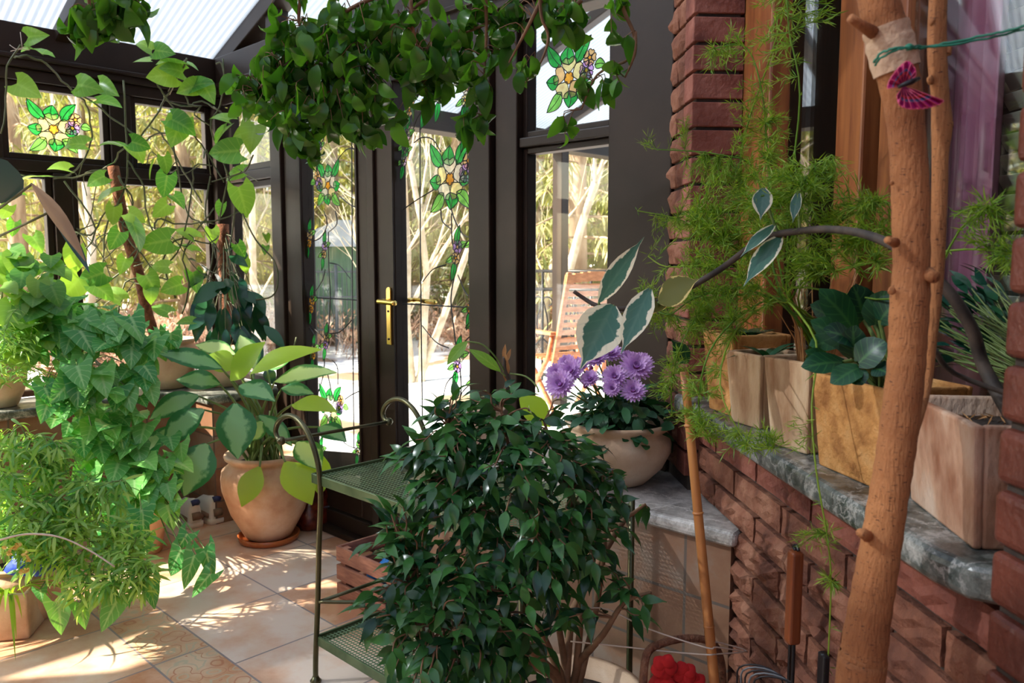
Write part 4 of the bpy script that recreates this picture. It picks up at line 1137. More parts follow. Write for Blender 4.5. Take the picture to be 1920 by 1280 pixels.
# ================================================================== THINGS ON THE FLOOR, LEFT
# --- big pot of silver-leaved aglaonema
pc = V((-1.142, 3.66, 0.018))
t = potted('potted_aglaonema', 'large pale terracotta pot of silver-leaved plant standing on the tiles', 'potted plant', pc, pot_prof(0.105, 0.206, 0.285, 0.168, 0.186, 0.40), M['terra'], 0.345)
sm = MB()
PY = 3.64
AG = [((415, 690), (296, 662), 38, 'l_agl', 3.55, 3.45, .5), ((432, 712), (497, 641), 46, 'l_aglbacklit', 3.5, 3.45, .3), ((440, 664), (366, 646), 32, 'l_aglpale', 3.7, 3.75, .4),
      ((470, 700), (603, 655), 38, 'l_aglbacklit', 3.6, 3.5, .7), ((515, 715), (632, 698), 36, 'l_aglpale', 3.5, 3.4, .5), ((450, 722), (516, 752), 42, 'l_agl', 3.45, 3.35, .6),
      ((441, 756), (446, 860), 62, 'l_agl', 3.42, 3.35, .7), ((382, 768), (306, 835), 50, 'l_agl', 3.4, 3.35, .7), ((372, 742), (280, 786), 44, 'l_agl', 3.5, 3.4, .7),
      ((388, 832), (345, 930), 66, 'l_agl', 3.4, 3.3, .8), ((548, 758), (632, 772), 36, 'l_aglbacklit', 3.45, 3.3, .6), ((487, 875), (453, 950), 40, 'l_aglbacklit', 3.44, 3.37, .3),
      ((535, 866), (585, 946), 54, 'l_aglbacklit', 3.42, 3.35, .5), ((558, 828), (602, 882), 46, 'l_aglpale', 3.5, 3.4, .4), ((492, 790), (462, 828), 38, 'l_aglpale', 3.5, 3.45, .3),
      ((486, 778), (548, 836), 32, 'l_agl', 3.55, 3.5, .5), ((528, 728), (588, 738), 28, 'l_agl', 3.62, 3.6, .4), ((598, 800), (650, 828), 36, 'l_agl', 3.5, 3.4, .5),
      ((335, 800), (262, 852), 32, 'l_agl', 3.55, 3.5, .5), ((476, 690), (450, 628), 40, 'l_aglpale', 3.75, 3.8, .3), ((500, 690), (548, 672), 26, 'l_aglpale', 3.75, 3.75, .3),
      ((600, 850), (600, 930), 36, 'l_aglbacklit', 3.6, 3.55, .3), ((440, 690), (385, 668), 44, 'l_aglbacklit', 3.62, 3.6, .4), ((412, 720), (330, 712), 40, 'l_agl', 3.62, 3.6, .5)]
for k, (b, tp, w, mt, Yb, Yt, cu) in enumerate(AG):
    mb = MB(); p = pxl(mb, b, tp, w * 1.18, Yb, Yt, 'lance', cu, 0.16, 0.55, 5, 0.006); mb.build('leaf', M[mt], t)
    root = pc + V((R.uniform(-.07, .07), R.uniform(-.06, .06), 0.345))
    sm.tube(smoothpts([root, root.lerp(p, 0.5) + Z * 0.05 + (pc + Z * 0.7 - p) * 0.10, p], 5), lerp_list([0.009, 0.007, 0.004], 11), 6)
for k in range(4):
    a = k * 1.5; r0 = pc + V((0.05 * math.cos(a), 0.05 * math.sin(a), 0.34)); sm.tube([r0, r0 + V((0, 0, 0.12)), r0 + V((0.02 * math.cos(a), 0.02 * math.sin(a), 0.24))], [0.011, 0.010, 0.008], 7)
gmesh(t, sm, 'stems', M['stem'])
o = MB().lathe(V((pc.x, pc.y, 0.0)), [(0.11, 0.001), (0.135, 0.004), (0.142, 0.03), (0.134, 0.03), (0.128, 0.018), (0.0, 0.016)], 40).build('saucer', M['saucer'], loc=V((pc.x, pc.y, 0)))
tag(o, 'glazed orange saucer under the large terracotta pot', 'saucer')

# --- dark red jar behind it
jc = onz(583, 985, 0.0)
jt = thing('glass_jar', 'dark red jar on the floor behind the big terracotta pot', 'jar', jc)
MB().lathe(jc, [(0.085, 0.0), (0.098, 0.012), (0.10, 0.05), (0.10, 0.17), (0.08, 0.205), (0.05, 0.225)], 32).build('body', M['jarglass'], jt)
MB().lathe(jc, [(0.052, 0.222), (0.056, 0.226), (0.056, 0.25), (0.0, 0.252)], 24).build('lid', M['black'], jt)

# --- sneakers
def shoe(px, py, rz, label):
    c = onz(px, py, 0.0) + V((math.cos(rz), math.sin(rz), 0)) * 0.13
    t = thing('sneaker', label, 'shoe', c, 'pair of sneakers by the tiled wall')
    ca, sa = math.cos(rz), math.sin(rz)
    def f(x, y, z): return c + V((ca * x - sa * y, sa * x + ca * y, z))
    prof = [(-0.13, .030), (-0.115, .040), (-0.06, .040), (0.0, .038), (0.06, .046), (0.11, .047), (0.145, .036), (0.16, .018)]
    def loft(z0, z1, g0, g1):
        mb = MB(); pts = [(x, -w) for x, w in prof] + [(x, w) for x, w in prof[::-1]]
        n = len(pts); b = 0
        for z, g in ((z0, g0), ((z0 + z1) / 2, (g0 + g1) / 2 * 1.02), (z1, g1)): mb.v += [f(x * g, y * g, z) for x, y in pts]
        for i in range(2):
            for j in range(n): mb.face([i * n + j, i * n + (j + 1) % n, (i + 1) * n + (j + 1) % n, (i + 1) * n + j])
        mb.face(list(range(n))[::-1]); mb.face([2 * n + j for j in range(n)]); return mb
    loft(0.0, 0.028, 1.0, 1.03).build('sole', M['white'], t)
    mb = MB(); rings = []
    secs = [(-0.128, .026, .085), (-0.115, .034, .098), (-0.06, .036, .088), (0.0, .038, .082), (0.05, .043, .062), (0.10, .043, .045), (0.145, .030, .024), (0.155, .012, .010)]
    for (x, w, h) in secs:
        b = len(mb.v); rings.append(b)
        for j in range(9):
            a = math.pi * j / 8; mb.v.append(f(x, -w * math.cos(a) * (1 if 0.2 < a < 2.9 else 1), 0.026 + 1.25 * h * math.sin(a) ** 0.7))
    for i in range(len(secs) - 1):
        for j in range(8): mb.face([rings[i] + j, rings[i] + j + 1, rings[i + 1] + j + 1, rings[i + 1] + j])
    mb.face([rings[0] + j for j in range(9)][::-1]); mb.face([rings[-1] + j for j in range(9)])
    mb.build('upper', M['white'], t)
    mb = MB(); mb.tube([f(-0.133, -0.018, 0.06), f(-0.136, 0, 0.062), f(-0.133, 0.018, 0.06)], 0.02, 8); mb.build('heel_counter', M['taupe'], t)
    mb = MB(); mb.tube([f(-0.124, -0.016, 0.125), f(-0.129, 0, 0.13), f(-0.124, 0.016, 0.125)], 0.015, 8); mb.build('heel_tab', M['navy'], t)
    for sx in (-1, 1): MB().tube([f(-0.11, sx * 0.037, 0.045), f(-0.03, sx * 0.039, 0.05), f(0.06, sx * 0.044, 0.04)], [0.012, 0.010, 0.004], 6).build('side_stripe', M['taupe'], t)
shoe(368, 990, math.radians(133), 'white and taupe sneaker nearest the arrowhead plant, heel outward')
shoe(408, 982, math.radians(136), 'white and taupe sneaker next to the big terracotta pot')

# --- arrowhead plants (syngonium)
def rosette(t, leaves, stems, blobs, L, shape, root, curl=0.5, wr=0.95, stem_r=0.0022):
    for (px, py, Y, r, n) in blobs:
        c = at(px, py, Y); rr = r * Y / F
        for k in range(n):
            p = inball(c, rr, 0.6)
            out = p - root; out.z *= 0.3
            out = out.normalized() if out.length > 1e-4 else V((1, 0, 0))
            toc = (CAM - p).normalized()
            d = (out * 0.4 + toc * 0.55 - Z * R.uniform(0.1, 0.8) + rv(0.5)).normalized()
            nn = (Z * 0.8 + toc * 0.7 + rv(0.35)).normalized()
            q = R.uniform(0.65, 1.15); l = L * q
            leaves.leaf(p - d * l * 0.2, d, nn, l, l * wr, shape, curl * R.uniform(0.4, 1.4), R.uniform(0.05, 0.3), 5)
            if k % 2 == 0: stems.tube(smoothpts([root + rv(0.02), root.lerp(p, 0.55) + Z * 0.07, p - d * l * 0.2], 3), [stem_r * 1.4] * 3 + [stem_r] * 4, 4, False)
def upper_syngonium():
    c = onz(205, 735, 0.645); c = G(0.19, -0.90, 0.646)
    t = potted('arrowhead_plant', 'bushy arrowhead plant in a dark pot on the left marble ledge', 'potted plant', c, pot_prof(0.08, 0.115, 0.14, 0.105, 0.115, 0.17), M['terra'], 0.15)
    lv, st = MB(), MB()
    rosette(t, lv, st, [(120, 600, 3.35, 55, 16), (200, 600, 3.4, 55, 18), (170, 650, 3.2, 70, 26), (80, 640, 3.2, 40, 12), (250, 640, 3.3, 55, 18), (140, 710, 3.1, 60, 18), (230, 720, 3.2, 60, 18), (300, 650, 3.5, 35, 8), (110, 750, 3.05, 45, 10), (190, 770, 3.1, 50, 10)], 0.115, 'arrow', c + Z * 0.16)
    lv.build('leaves', M['l_syn'], t); st.build('stems', M['stem'], t)
upper_syngonium()
def lower_syngonium():
    c = onz(305, 1045, 0.0) + V((-0.135, 0.07, 0))
    t = potted('arrowhead_plant', 'trailing arrowhead plant in a terracotta pot on the floor, left of the sneakers', 'potted plant', c, [(0.09, 0), (0.095, 0.005), (0.125, 0.19), (0.13, 0.20), (0.135, 0.20), (0.138, 0.235), (0.126, 0.235), (0.118, 0.2)], M['terra'], 0.2)
    lv, st = MB(), MB()
    rosette(t, lv, st, [(190, 800, 3.25, 45, 14), (150, 830, 3.2, 40, 8), (190, 920, 3.1, 50, 12), (240, 810, 3.2, 50, 14), (200, 850, 3.15, 60, 18), (270, 860, 3.2, 50, 12), (325, 850, 3.3, 35, 6), (250, 920, 3.1, 65, 18), (300, 935, 3.1, 40, 7), (220, 990, 3.0, 50, 9), (270, 990, 3.0, 45, 8), (320, 890, 3.2, 30, 5)], 0.11, 'arrow', c + Z * 0.22)
    for (b, tp, w, Y) in (((385, 1030), (400, 1090), 40, 2.9), ((335, 1055), (320, 1080), 36, 2.9), ((365, 1040), (345, 1105), 44, 2.85), ((395, 1075), (360, 1120), 40, 2.85), ((340, 1030), (318, 1075), 44, 2.9), ((352, 1000), (330, 1035), 40, 2.95),
                          ((110, 1130), (115, 1190), 56, 2.55), ((225, 1115), (190, 1185), 62, 2.5), ((150, 1130), (160, 1180), 44, 2.55), ((280, 1090), (290, 1142), 44, 2.7), ((255, 960), (280, 985), 60, 2.95), ((265, 955), (270, 1000), 56, 2.9), ((75, 1105), (80, 1130), 30, 2.6)):
        p = pxl(lv, b, tp, w * 0.95, Y, Y - 0.03, 'arrow', 0.5, 0.2, 0.6, 5)
        r_ = c + Z * 0.21
        st.tube(smoothpts([r_, r_.lerp(p, 0.4) + Z * 0.12, r_.lerp(p, 0.8) + Z * 0.05, p], 4), 0.003, 5, False)
    lv.build('leaves', M['l_syn'], t); st.build('stems', M['stem'], t)
lower_syngonium()

# --- fine-leaved shrub in front at the left
def fine_shrub():
    c = V((-1.78, 2.83, 0.0))
    t = potted('fine_leaved_shrub', 'feathery fine-leaved shrub spilling over the tiles at the far left', 'potted plant', c, pot_prof(0.09, 0.14, 0.16, 0.12, 0.13, 0.22), M['terra'], 0.19)
    root = c + Z * 0.2
    mains = [pxpath([(30, 1040, 2.8), (70, 930, 2.75), (60, 850, 2.75), (40, 800, 2.75)]), pxpath([(40, 1040, 2.8), (130, 950, 2.7), (190, 910, 2.7), (230, 900, 2.7)]),
             pxpath([(40, 1040, 2.8), (120, 1000, 2.65), (200, 1030, 2.6), (280, 1080, 2.55)]), pxpath([(30, 1050, 2.8), (80, 1020, 2.65), (150, 1060, 2.55), (220, 1120, 2.5)]), pxpath([(20, 1050, 2.8), (10, 900, 2.7), (-20, 820, 2.7)])]
    mains = [[root] + P for P in mains]
    st, lv = MB(), MB()
    for P in mains: st.tube(P, lerp_list([0.006, 0.0025], len(P)), 5, False)
    an = [p for P in mains for p in P[3:]]
    for (px, py, Y, r, n) in ((30, 830, 2.75, 55, 26), (70, 890, 2.7, 70, 36), (20, 950, 2.6, 70, 36), (120, 950, 2.65, 70, 40), (190, 930, 2.65, 45, 22), (80, 1020, 2.55, 70, 34), (170, 1010, 2.6, 70, 38), (240, 1010, 2.6, 45, 20), (150, 1090, 2.5, 50, 22), (230, 1080, 2.5, 55, 30), (275, 1075, 2.5, 30, 14), (100, 860, 2.7, 50, 18), (30, 1010, 2.5, 50, 18)):
        c2 = at(px, py, Y); rr = r * Y / F
        for k in range(int(n * 1.1)):
            tw = twig_to(an, inball(c2, rr, 0.8), 0.0, 0.15)
            st.tube(tw, 0.0012, 3, False)
            leafy(tw, lv, 0.066, 0.0098, 'narrow', 0.9, 0.012, 0.15, 0.25, 0.0, 0.6, 0.5)
    lv.build('leaves', M['l_fine'], t); st.build('stems', M['stem'], t)
    mb = MB().tube(pxpath([(0, 1012, 2.42), (50, 1001, 2.42), (110, 1006, 2.42), (165, 1030, 2.42), (215, 1062, 2.42)]), [0.0032] * 8 + [0.0024] * 9, 6)
    mb.build('bare_branch', M['string'], t)
    # yellow blossoms
    for (x, y) in ((18, 1036), (26, 1026), (34, 1020), (47, 1038), (53, 1048), (49, 1068), (8, 1024), (42, 1072)):
        mb = MB(); p = at(x, y, 2.42)
        for q in range(7):
            mb.leaf(p, rv().normalized(), rv().normalized(), 0.011, 0.010, 'petal', 0.8)
        mb.build('blossom', M['yellowpetal'], t)
fine_shrub()
mb = MB().blob(at(62, 1052, 2.62), 0.07, 0.06, 0.045, 20, 12, 0.35, 4)
o = mb.build('cloth_bag', M['royal'], loc=at(62, 1052, 2.62)); tag(o, 'royal blue crumpled bag under the feathery shrub', 'bag')
# --- square clay box with strap leaves
def clay_box():
    c = onz(-15, 1205, 0.0); c.z = 0
    t = thing('potted_strap_plant', 'square orange clay pot with strappy leaves at the left edge of the floor', 'potted plant', c)
    cx = DU * -1.0; cy = DV
    c0 = onz(55, 1198, 0.0)      # near right corner
    def f(a, b_, z): return c0 - DU * 0.0 + DV * b_ + (-DU) * a + Z * z
    mb = MB(); W_, th = 0.17, 0.014
    def f2(a, b_, z): return V((c0.x - a * 0.97 - b_ * 0.2, c0.y - a * 0.22 + b_ * 0.97, z))
    mb.box(f2, 0, W_, 0, th, 0, 0.165); mb.box(f2, 0, W_, W_ - th, W_, 0, 0.165); mb.box(f2, 0, th, th, W_ - th, 0, 0.165); mb.box(f2, W_ - th, W_, th, W_ - th, 0, 0.165); mb.box(f2, th, W_ - th, th, W_ - th, 0, 0.02)
    mb.build('pot', M['terra2'], t, smooth=False, bevel=0.008, seg=3)
    MB().box(f2, th, W_ - th, th, W_ - th, 0.02, 0.14).build('soil', M['soil'], t, smooth=False)
    lv = MB(); r0 = f2(W_ / 2, W_ / 2, 0.14)
    for k in range(90):
        a = R.uniform(0, 6.28); d = V((math.cos(a), math.sin(a), R.uniform(0.5, 1.6))).normalized()
        L = R.uniform(0.16, 0.36)
        lv.leaf(r0 + V((math.cos(a), math.sin(a), 0)) * 0.03, d, (Z - d * d.z + V((0, 0, 0.01))).normalized(), L, R.uniform(0.009, 0.014), 'strap', R.uniform(1.0, 2.2), 0.2)
    lv.build('leaves', M['l_strap'], t)
clay_box()

# ================================================================== LEFT LEDGE
def ledge_left():
    c = V((-2.235, 3.45, 0.645)); c = G(0.19, -1.20, 0.646)
    t = potted('ledge_plant', 'pale terracotta pot with leafy plant at the left end of the marble ledge', 'potted plant', c, pot_prof(0.075, 0.118, 0.15, 0.108, 0.118, 0.225), M['terra2'], 0.19)
    lv, st = MB(), MB()
    rosette(t, lv, st, [(30, 500, 3.3, 40, 9), (80, 510, 3.3, 40, 8), (40, 560, 3.2, 55, 16), (20, 620, 3.1, 45, 12), (80, 560, 3.2, 40, 8), (90, 600, 3.2, 40, 8)], 0.11, 'heart', c + Z * 0.2)
    fl_ = MB()
    for k in range(40):
        p = inball(at(15, 660, 3.0), 0.10); tw = twig_to([c + Z * 0.2], p, 0, .2); st.tube(tw, 0.001, 3, False); leafy(tw, fl_, 0.045, 0.006, 'narrow', 0.6, 0.013, 0.1, 0.4, 0)
    lv.build('leaves', M['l_pothos'], t); fl_.build('fine_leaves', M['l_fine'], t); st.build('stems', M['stem'], t)
ledge_left()
# --- large-leaved plant reaching in from the left with a curled dry leaf
def big_leaf_plant():
    c = G(0.18, -1.62, 0.646)
    t = potted('large_leaved_plant', 'plant at the left edge with one dry curled leaf and one blue-grey leaf', 'potted plant', c, pot_prof(0.08, 0.12, 0.14, 0.105, 0.115, 0.18), M['terra'], 0.15)
    mb = MB(); pxl(mb, (60, 345), (160, 490), 27, 3.0, 2.95, 'lance', 0.3, 0.6, 0.5, 5); mb.build('leaf', M['l_dry'], t).data.polygons.foreach_set('use_smooth', [True] * 32)
    mb = MB(); pxl(mb, (100, 405), (168, 512), 22, 3.02, 2.96, 'lance', 0.2, 0.5, 0.3, 5); mb.build('leaf', M['l_grey'], t)
    mb = MB(); pxl(mb, (-12, 372), (4, 298), 84, 3.05, 3.0, 'round', 0.3, 0.1, 0.9, 5); mb.build('leaf', M['l_grey'], t)
    st = MB()
    for b in ((60, 345, 3.0), (-12, 372, 3.05), (98, 395, 3.02)):
        st.tube(smoothpts([c + Z * 0.15, c + Z * 0.5 + V((0.05, 0.03, 0)), at(*b)], 5), 0.005, 6)
    st.build('stems', M['vine'], t)
big_leaf_plant()
# --- pothos on two coir poles in pots
def heartleaves(specs, lv):
    for (cx, cy, L, ang, Y) in specs:
        a = math.radians(ang); dx, dy = math.cos(a) * L / 2, -math.sin(a) * L / 2
        L2 = L * R.uniform(0.78, 1.0); dx *= L2 / L; dy *= L2 / L
        pxl(lv, (cx - dx, cy - dy), (cx + dx, cy + dy), L2 * 0.84, Y, Y + R.uniform(-0.05, 0.05), 'heart', R.uniform(0.3, 1.2), R.uniform(0.0, 0.45), R.choice((0.12, 0.4, 0.6, 0.85, 0.9)), 5)
def pothos():
    c = G(0.18, -0.44, 0.646)
    t = potted('pothos_on_pole', 'climbing pothos on a leaning coir pole in a buff pot on the ledge', 'potted plant', c, pot_prof(0.10, 0.155, 0.20, 0.14, 0.155, 0.255), M['terra2'], 0.215)
    pole = smoothpts([c + Z * 0.1] + [at(*q) for q in ((277, 590, 4.05), (262, 520, 4.0), (240, 450, 3.98), (225, 380, 3.95), (212, 312, 3.95))], 3)
    MB().tube(pole, [0.026] * len(pole), 12).build('coir_pole', M['moss'], t)
    vines = [[(40, 85, 3.6), (15, 125, 3.6), (10, 200, 3.6), (3, 250, 3.6)], [(25, 108, 3.6), (50, 105, 3.6), (85, 120, 3.65), (125, 160, 3.7), (145, 180, 3.75), (162, 195, 3.8), (172, 240, 3.85), (170, 270, 3.85), (150, 310, 3.85), (120, 330, 3.85), (60, 330, 3.75), (30, 325, 3.7)],
             [(150, 175, 3.75), (185, 200, 3.85), (215, 225, 3.9), (250, 250, 3.9), (265, 258, 3.9)], [(310, 185, 3.9), (295, 215, 3.9), (265, 255, 3.92), (230, 280, 3.92), (205, 310, 3.95), (150, 330, 3.9), (100, 335, 3.85)],
             [(350, 110, 3.85), (320, 170, 3.88), (310, 185, 3.9), (350, 200, 3.95), (380, 190, 4.0), (420, 215, 4.0)], [(290, 150, 3.85), (305, 175, 3.88), (330, 210, 3.9), (370, 260, 3.95), (395, 300, 4.0), (420, 340, 4.0)],
             [(340, 165, 3.9), (355, 195, 3.9), (375, 200, 3.9), (365, 215, 3.95), (395, 235, 4.0)], [(230, 150, 3.9), (240, 330, 3.9), (200, 420, 3.9), (195, 470, 3.9), (190, 540, 3.9)],
             [(220, 330, 3.9), (250, 380, 3.9), (230, 430, 3.9), (275, 490, 3.9), (300, 540, 3.9)], [(240, 300, 3.9), (270, 350, 3.9), (275, 400, 3.9), (290, 440, 3.9), (310, 450, 3.9)],
             [(320, 240, 3.9), (330, 300, 3.9), (345, 380, 3.95), (360, 410, 4.0), (400, 420, 4.0)], [(120, 340, 3.8), (180, 430, 3.85), (120, 500, 3.85), (60, 510, 3.8), (0, 530, 3.7)],
             [(130, 430, 3.85), (170, 440, 3.85), (195, 400, 3.88), (230, 380, 3.9)], [(290, 430, 3.9), (295, 410, 3.9), (340, 420, 3.95), (420, 410, 4.0), (450, 395, 4.0)], [(300, 500, 3.9), (330, 450, 3.9), (390, 455, 3.95), (410, 440, 4.0)],
             [(330, 560, 3.9), (310, 500, 3.9), (340, 460, 3.9), (360, 350, 3.95), (365, 310, 3.95), (395, 310, 4.0)], [(340, 590, 3.9), (355, 530, 3.9), (345, 470, 3.9), (400, 390, 4.0)], [(220, 600, 3.85), (235, 530, 3.85), (280, 520, 3.9), (320, 525, 3.9)], [(190, 540, 3.9), (240, 500, 3.9), (260, 470, 3.9)],
             [(270, 265, 3.92), (300, 250, 3.92), (360, 250, 3.92)], [(285, 240, 3.92), (310, 260, 3.92), (355, 340, 3.92), (380, 380, 3.92)]]
    st = MB()
    for v in vines:
        P = pxpath(v, 4); P = [p + rv(0.004) for p in P]; st.tube(P, lerp_list([0.0048, 0.0036], len(P)), 5)
    for k in range(26):
        a = inball(at(R.choice((150, 230, 300, 370)), R.uniform(280, 560), 3.92), 0.12); b = a + V((R.uniform(-.25, .25), R.uniform(-.08, .08), R.uniform(-.35, .05)))
        P = smoothpts([a, a.lerp(b, 0.4) + rv(0.08), a.lerp(b, 0.7) + rv(0.08), b], 4); st.tube(P, 0.0026, 4, False)
    st.build('vines', M['vine'], t)
    MB().tube([at(42, 92, 3.6), at(38, 60, 3.62)], 0.0015, 4).tube(pxpath([(18, 84, 3.6), (30, 92, 3.6), (40, 90, 3.6), (52, 88, 3.6), (55, 94, 3.6), (40, 92, 3.6), (20, 96, 3.6)], 3), 0.0015, 4).build('tie', M['string'], t)
    MB().tube([at(350, 112, 3.85), at(318, 178, 3.88)], 0.0015, 4).tube([at(346, 112, 3.85), at(315, 172, 3.88)], 0.0015, 4).build('tie', M['string'], t)
    lv = MB()
    heartleaves([(73, 68, 50, 5, 3.6), (60, 100, 54, 175, 3.6), (270, 88, 36, 160, 3.85), (310, 98, 44, -10, 3.85), (265, 115, 42, 190, 3.85), (320, 132, 52, 170, 3.85), (345, 128, 60, -10, 3.85), (300, 143, 54, 185, 3.85), (380, 160, 50, 10, 3.85), (392, 178, 46, -60, 3.85), (350, 168, 50, 200, 3.85),
                 (170, 165, 56, -15, 3.7), (205, 170, 50, -30, 3.75), (205, 196, 60, -15, 3.75), (55, 170, 60, -30, 3.65), (140, 275, 46, 190, 3.7), (205, 275, 46, 180, 3.75), (265, 272, 44, -20, 3.8), (330, 250, 62, -110, 3.9), (345, 240, 68, -35, 3.85), (420, 285, 60, 185, 3.9), (410, 225, 40, 180, 3.9), (415, 255, 46, -120, 3.9),
                 (108, 318, 44, 180, 3.75), (60, 335, 50, 190, 3.7), (18, 365, 44, 180, 3.7), (10, 398, 36, -120, 3.7), (25, 430, 36, -100, 3.7), (205, 368, 52, -150, 3.85), (213, 405, 40, -95, 3.85), (255, 445, 58, -75, 3.8), (257, 408, 40, -30, 3.8), (215, 452, 40, -120, 3.82), (300, 395, 44, -140, 3.9), (290, 455, 60, 190, 3.85), (345, 438, 44, 160, 3.9), (340, 468, 50, 175, 3.9),
                 (140, 490, 52, -90, 3.75), (170, 520, 56, 200, 3.75), (130, 545, 62, -130, 3.75), (195, 550, 58, -40, 3.75), (110, 560, 50, -95, 3.75), (285, 535, 44, -60, 3.85), (283, 555, 40, -90, 3.85), (320, 540, 44, 200, 3.9), (365, 530, 46, -80, 3.95), (300, 500, 36, 180, 3.85), (310, 350, 46, -100, 3.9), (335, 380, 40, -50, 3.9), (285, 320, 44, -100, 3.9), (310, 310, 40, -80, 3.85), (215, 550, 36, 140, 3.8), (300, 580, 40, 160, 3.8), (345, 605, 40, 190, 3.8),
                 (258, 290, 40, -60, 3.88), (180, 340, 40, -150, 3.8), (70, 460, 44, -60, 3.7), (230, 500, 36, -110, 3.85)], lv)
    lv.build('leaves', M['l_pothos'], t)
pothos()
def corner_philodendron():
    c = G(0.33, -0.20, 0.646)
    t = potted('philodendron_on_pole', 'dark-leaved climber on an upright coir pole in the window corner', 'potted plant', c, pot_prof(0.09, 0.135, 0.15, 0.12, 0.135, 0.20), M['terra'], 0.17)
    pole = smoothpts([c + Z * 0.1, at(424, 560, 4.22), at(420, 490, 4.2), at(418, 420, 4.2)], 3)
    MB().tube(pole, 0.03, 12).build('coir_pole', M['moss'], t)
    st, lv, lg = MB(), MB(), MB()
    for k in range(44):
        h = R.random(); p0 = pole[min(int(h * len(pole)), len(pole) - 1)]
        tgt = inball(at(432, 580 + R.uniform(-70, 60), 4.08), 0.16); d = (tgt - p0); d.z -= 0.10; d.normalize()
        L = R.uniform(0.11, 0.19)
        st.tube([p0, p0.lerp(tgt, 0.5) + Z * 0.02, tgt], 0.0025, 4, False)
        lv.leaf(tgt, (d + (CAM - tgt).normalized() * 0.3 - Z * 0.3).normalized(), (Z + (CAM - tgt).normalized() + rv(0.3)).normalized(), L, L * 0.36, 'lance', R.uniform(0.4, 1.0), 0.15)
    for (b, tp, w, Y) in (((420, 530), (360, 570), 34, 3.95), ((415, 545), (440, 530), 34, 3.95), ((495, 610), (535, 655), 22, 3.9), ((455, 545), (480, 570), 22, 4.0), ((430, 480), (465, 500), 20, 4.0), ((390, 590), (352, 620), 22, 3.95), ((500, 690), (512, 720), 24, 3.8)):
        pxl(lv, b, tp, w, Y, Y - 0.03, 'lance', 0.4, 0.15, 0.6)
    heartleaves([(455, 380, 66, -75, 3.95), (474, 262, 56, -100, 3.9), (455, 250, 44, -160, 3.95), (415, 395, 32, -100, 4.0), (500, 448, 20, -80, 4.0), (497, 470, 20, -95, 4.0), (440, 330, 40, -150, 4.0), (400, 445, 34, -80, 4.0), (452, 470, 34, -60, 4.0), (460, 500, 30, -80, 4.0)], lg)
    for v in ([(418, 110, 4.0), (420, 150, 4.0), (412, 200, 4.0), (395, 240, 4.0), (430, 330, 4.0)], [(405, 120, 4.05), (414, 118, 4.05), (420, 135, 4.05)], [(455, 400, 3.95), (480, 450, 3.95), (515, 490, 3.95), (521, 530, 3.95), (510, 555, 3.95), (480, 562, 3.98)], [(440, 260, 3.95), (420, 300, 4.0), (440, 380, 4.0), (430, 470, 4.0)],
              [(475, 290, 3.92), (460, 320, 3.95), (430, 335, 4.0), (418, 380, 4.0), (410, 420, 4.0)], [(400, 200, 4.0), (430, 225, 4.0), (430, 240, 4.0), (405, 250, 4.0)], [(395, 330, 4.0), (385, 400, 4.0), (400, 470, 4.0), (385, 540, 4.0)], [(535, 660, 3.88), (550, 650, 3.88), (556, 632, 3.88)]):
        P = pxpath(v, 4); st.tube(P, 0.0042, 5)
    lv.build('leaves', M['l_dark'], t); lg.build('young_leaves', M['l_pothos'], t); st.build('vines', M['vine'], t)
corner_philodendron()

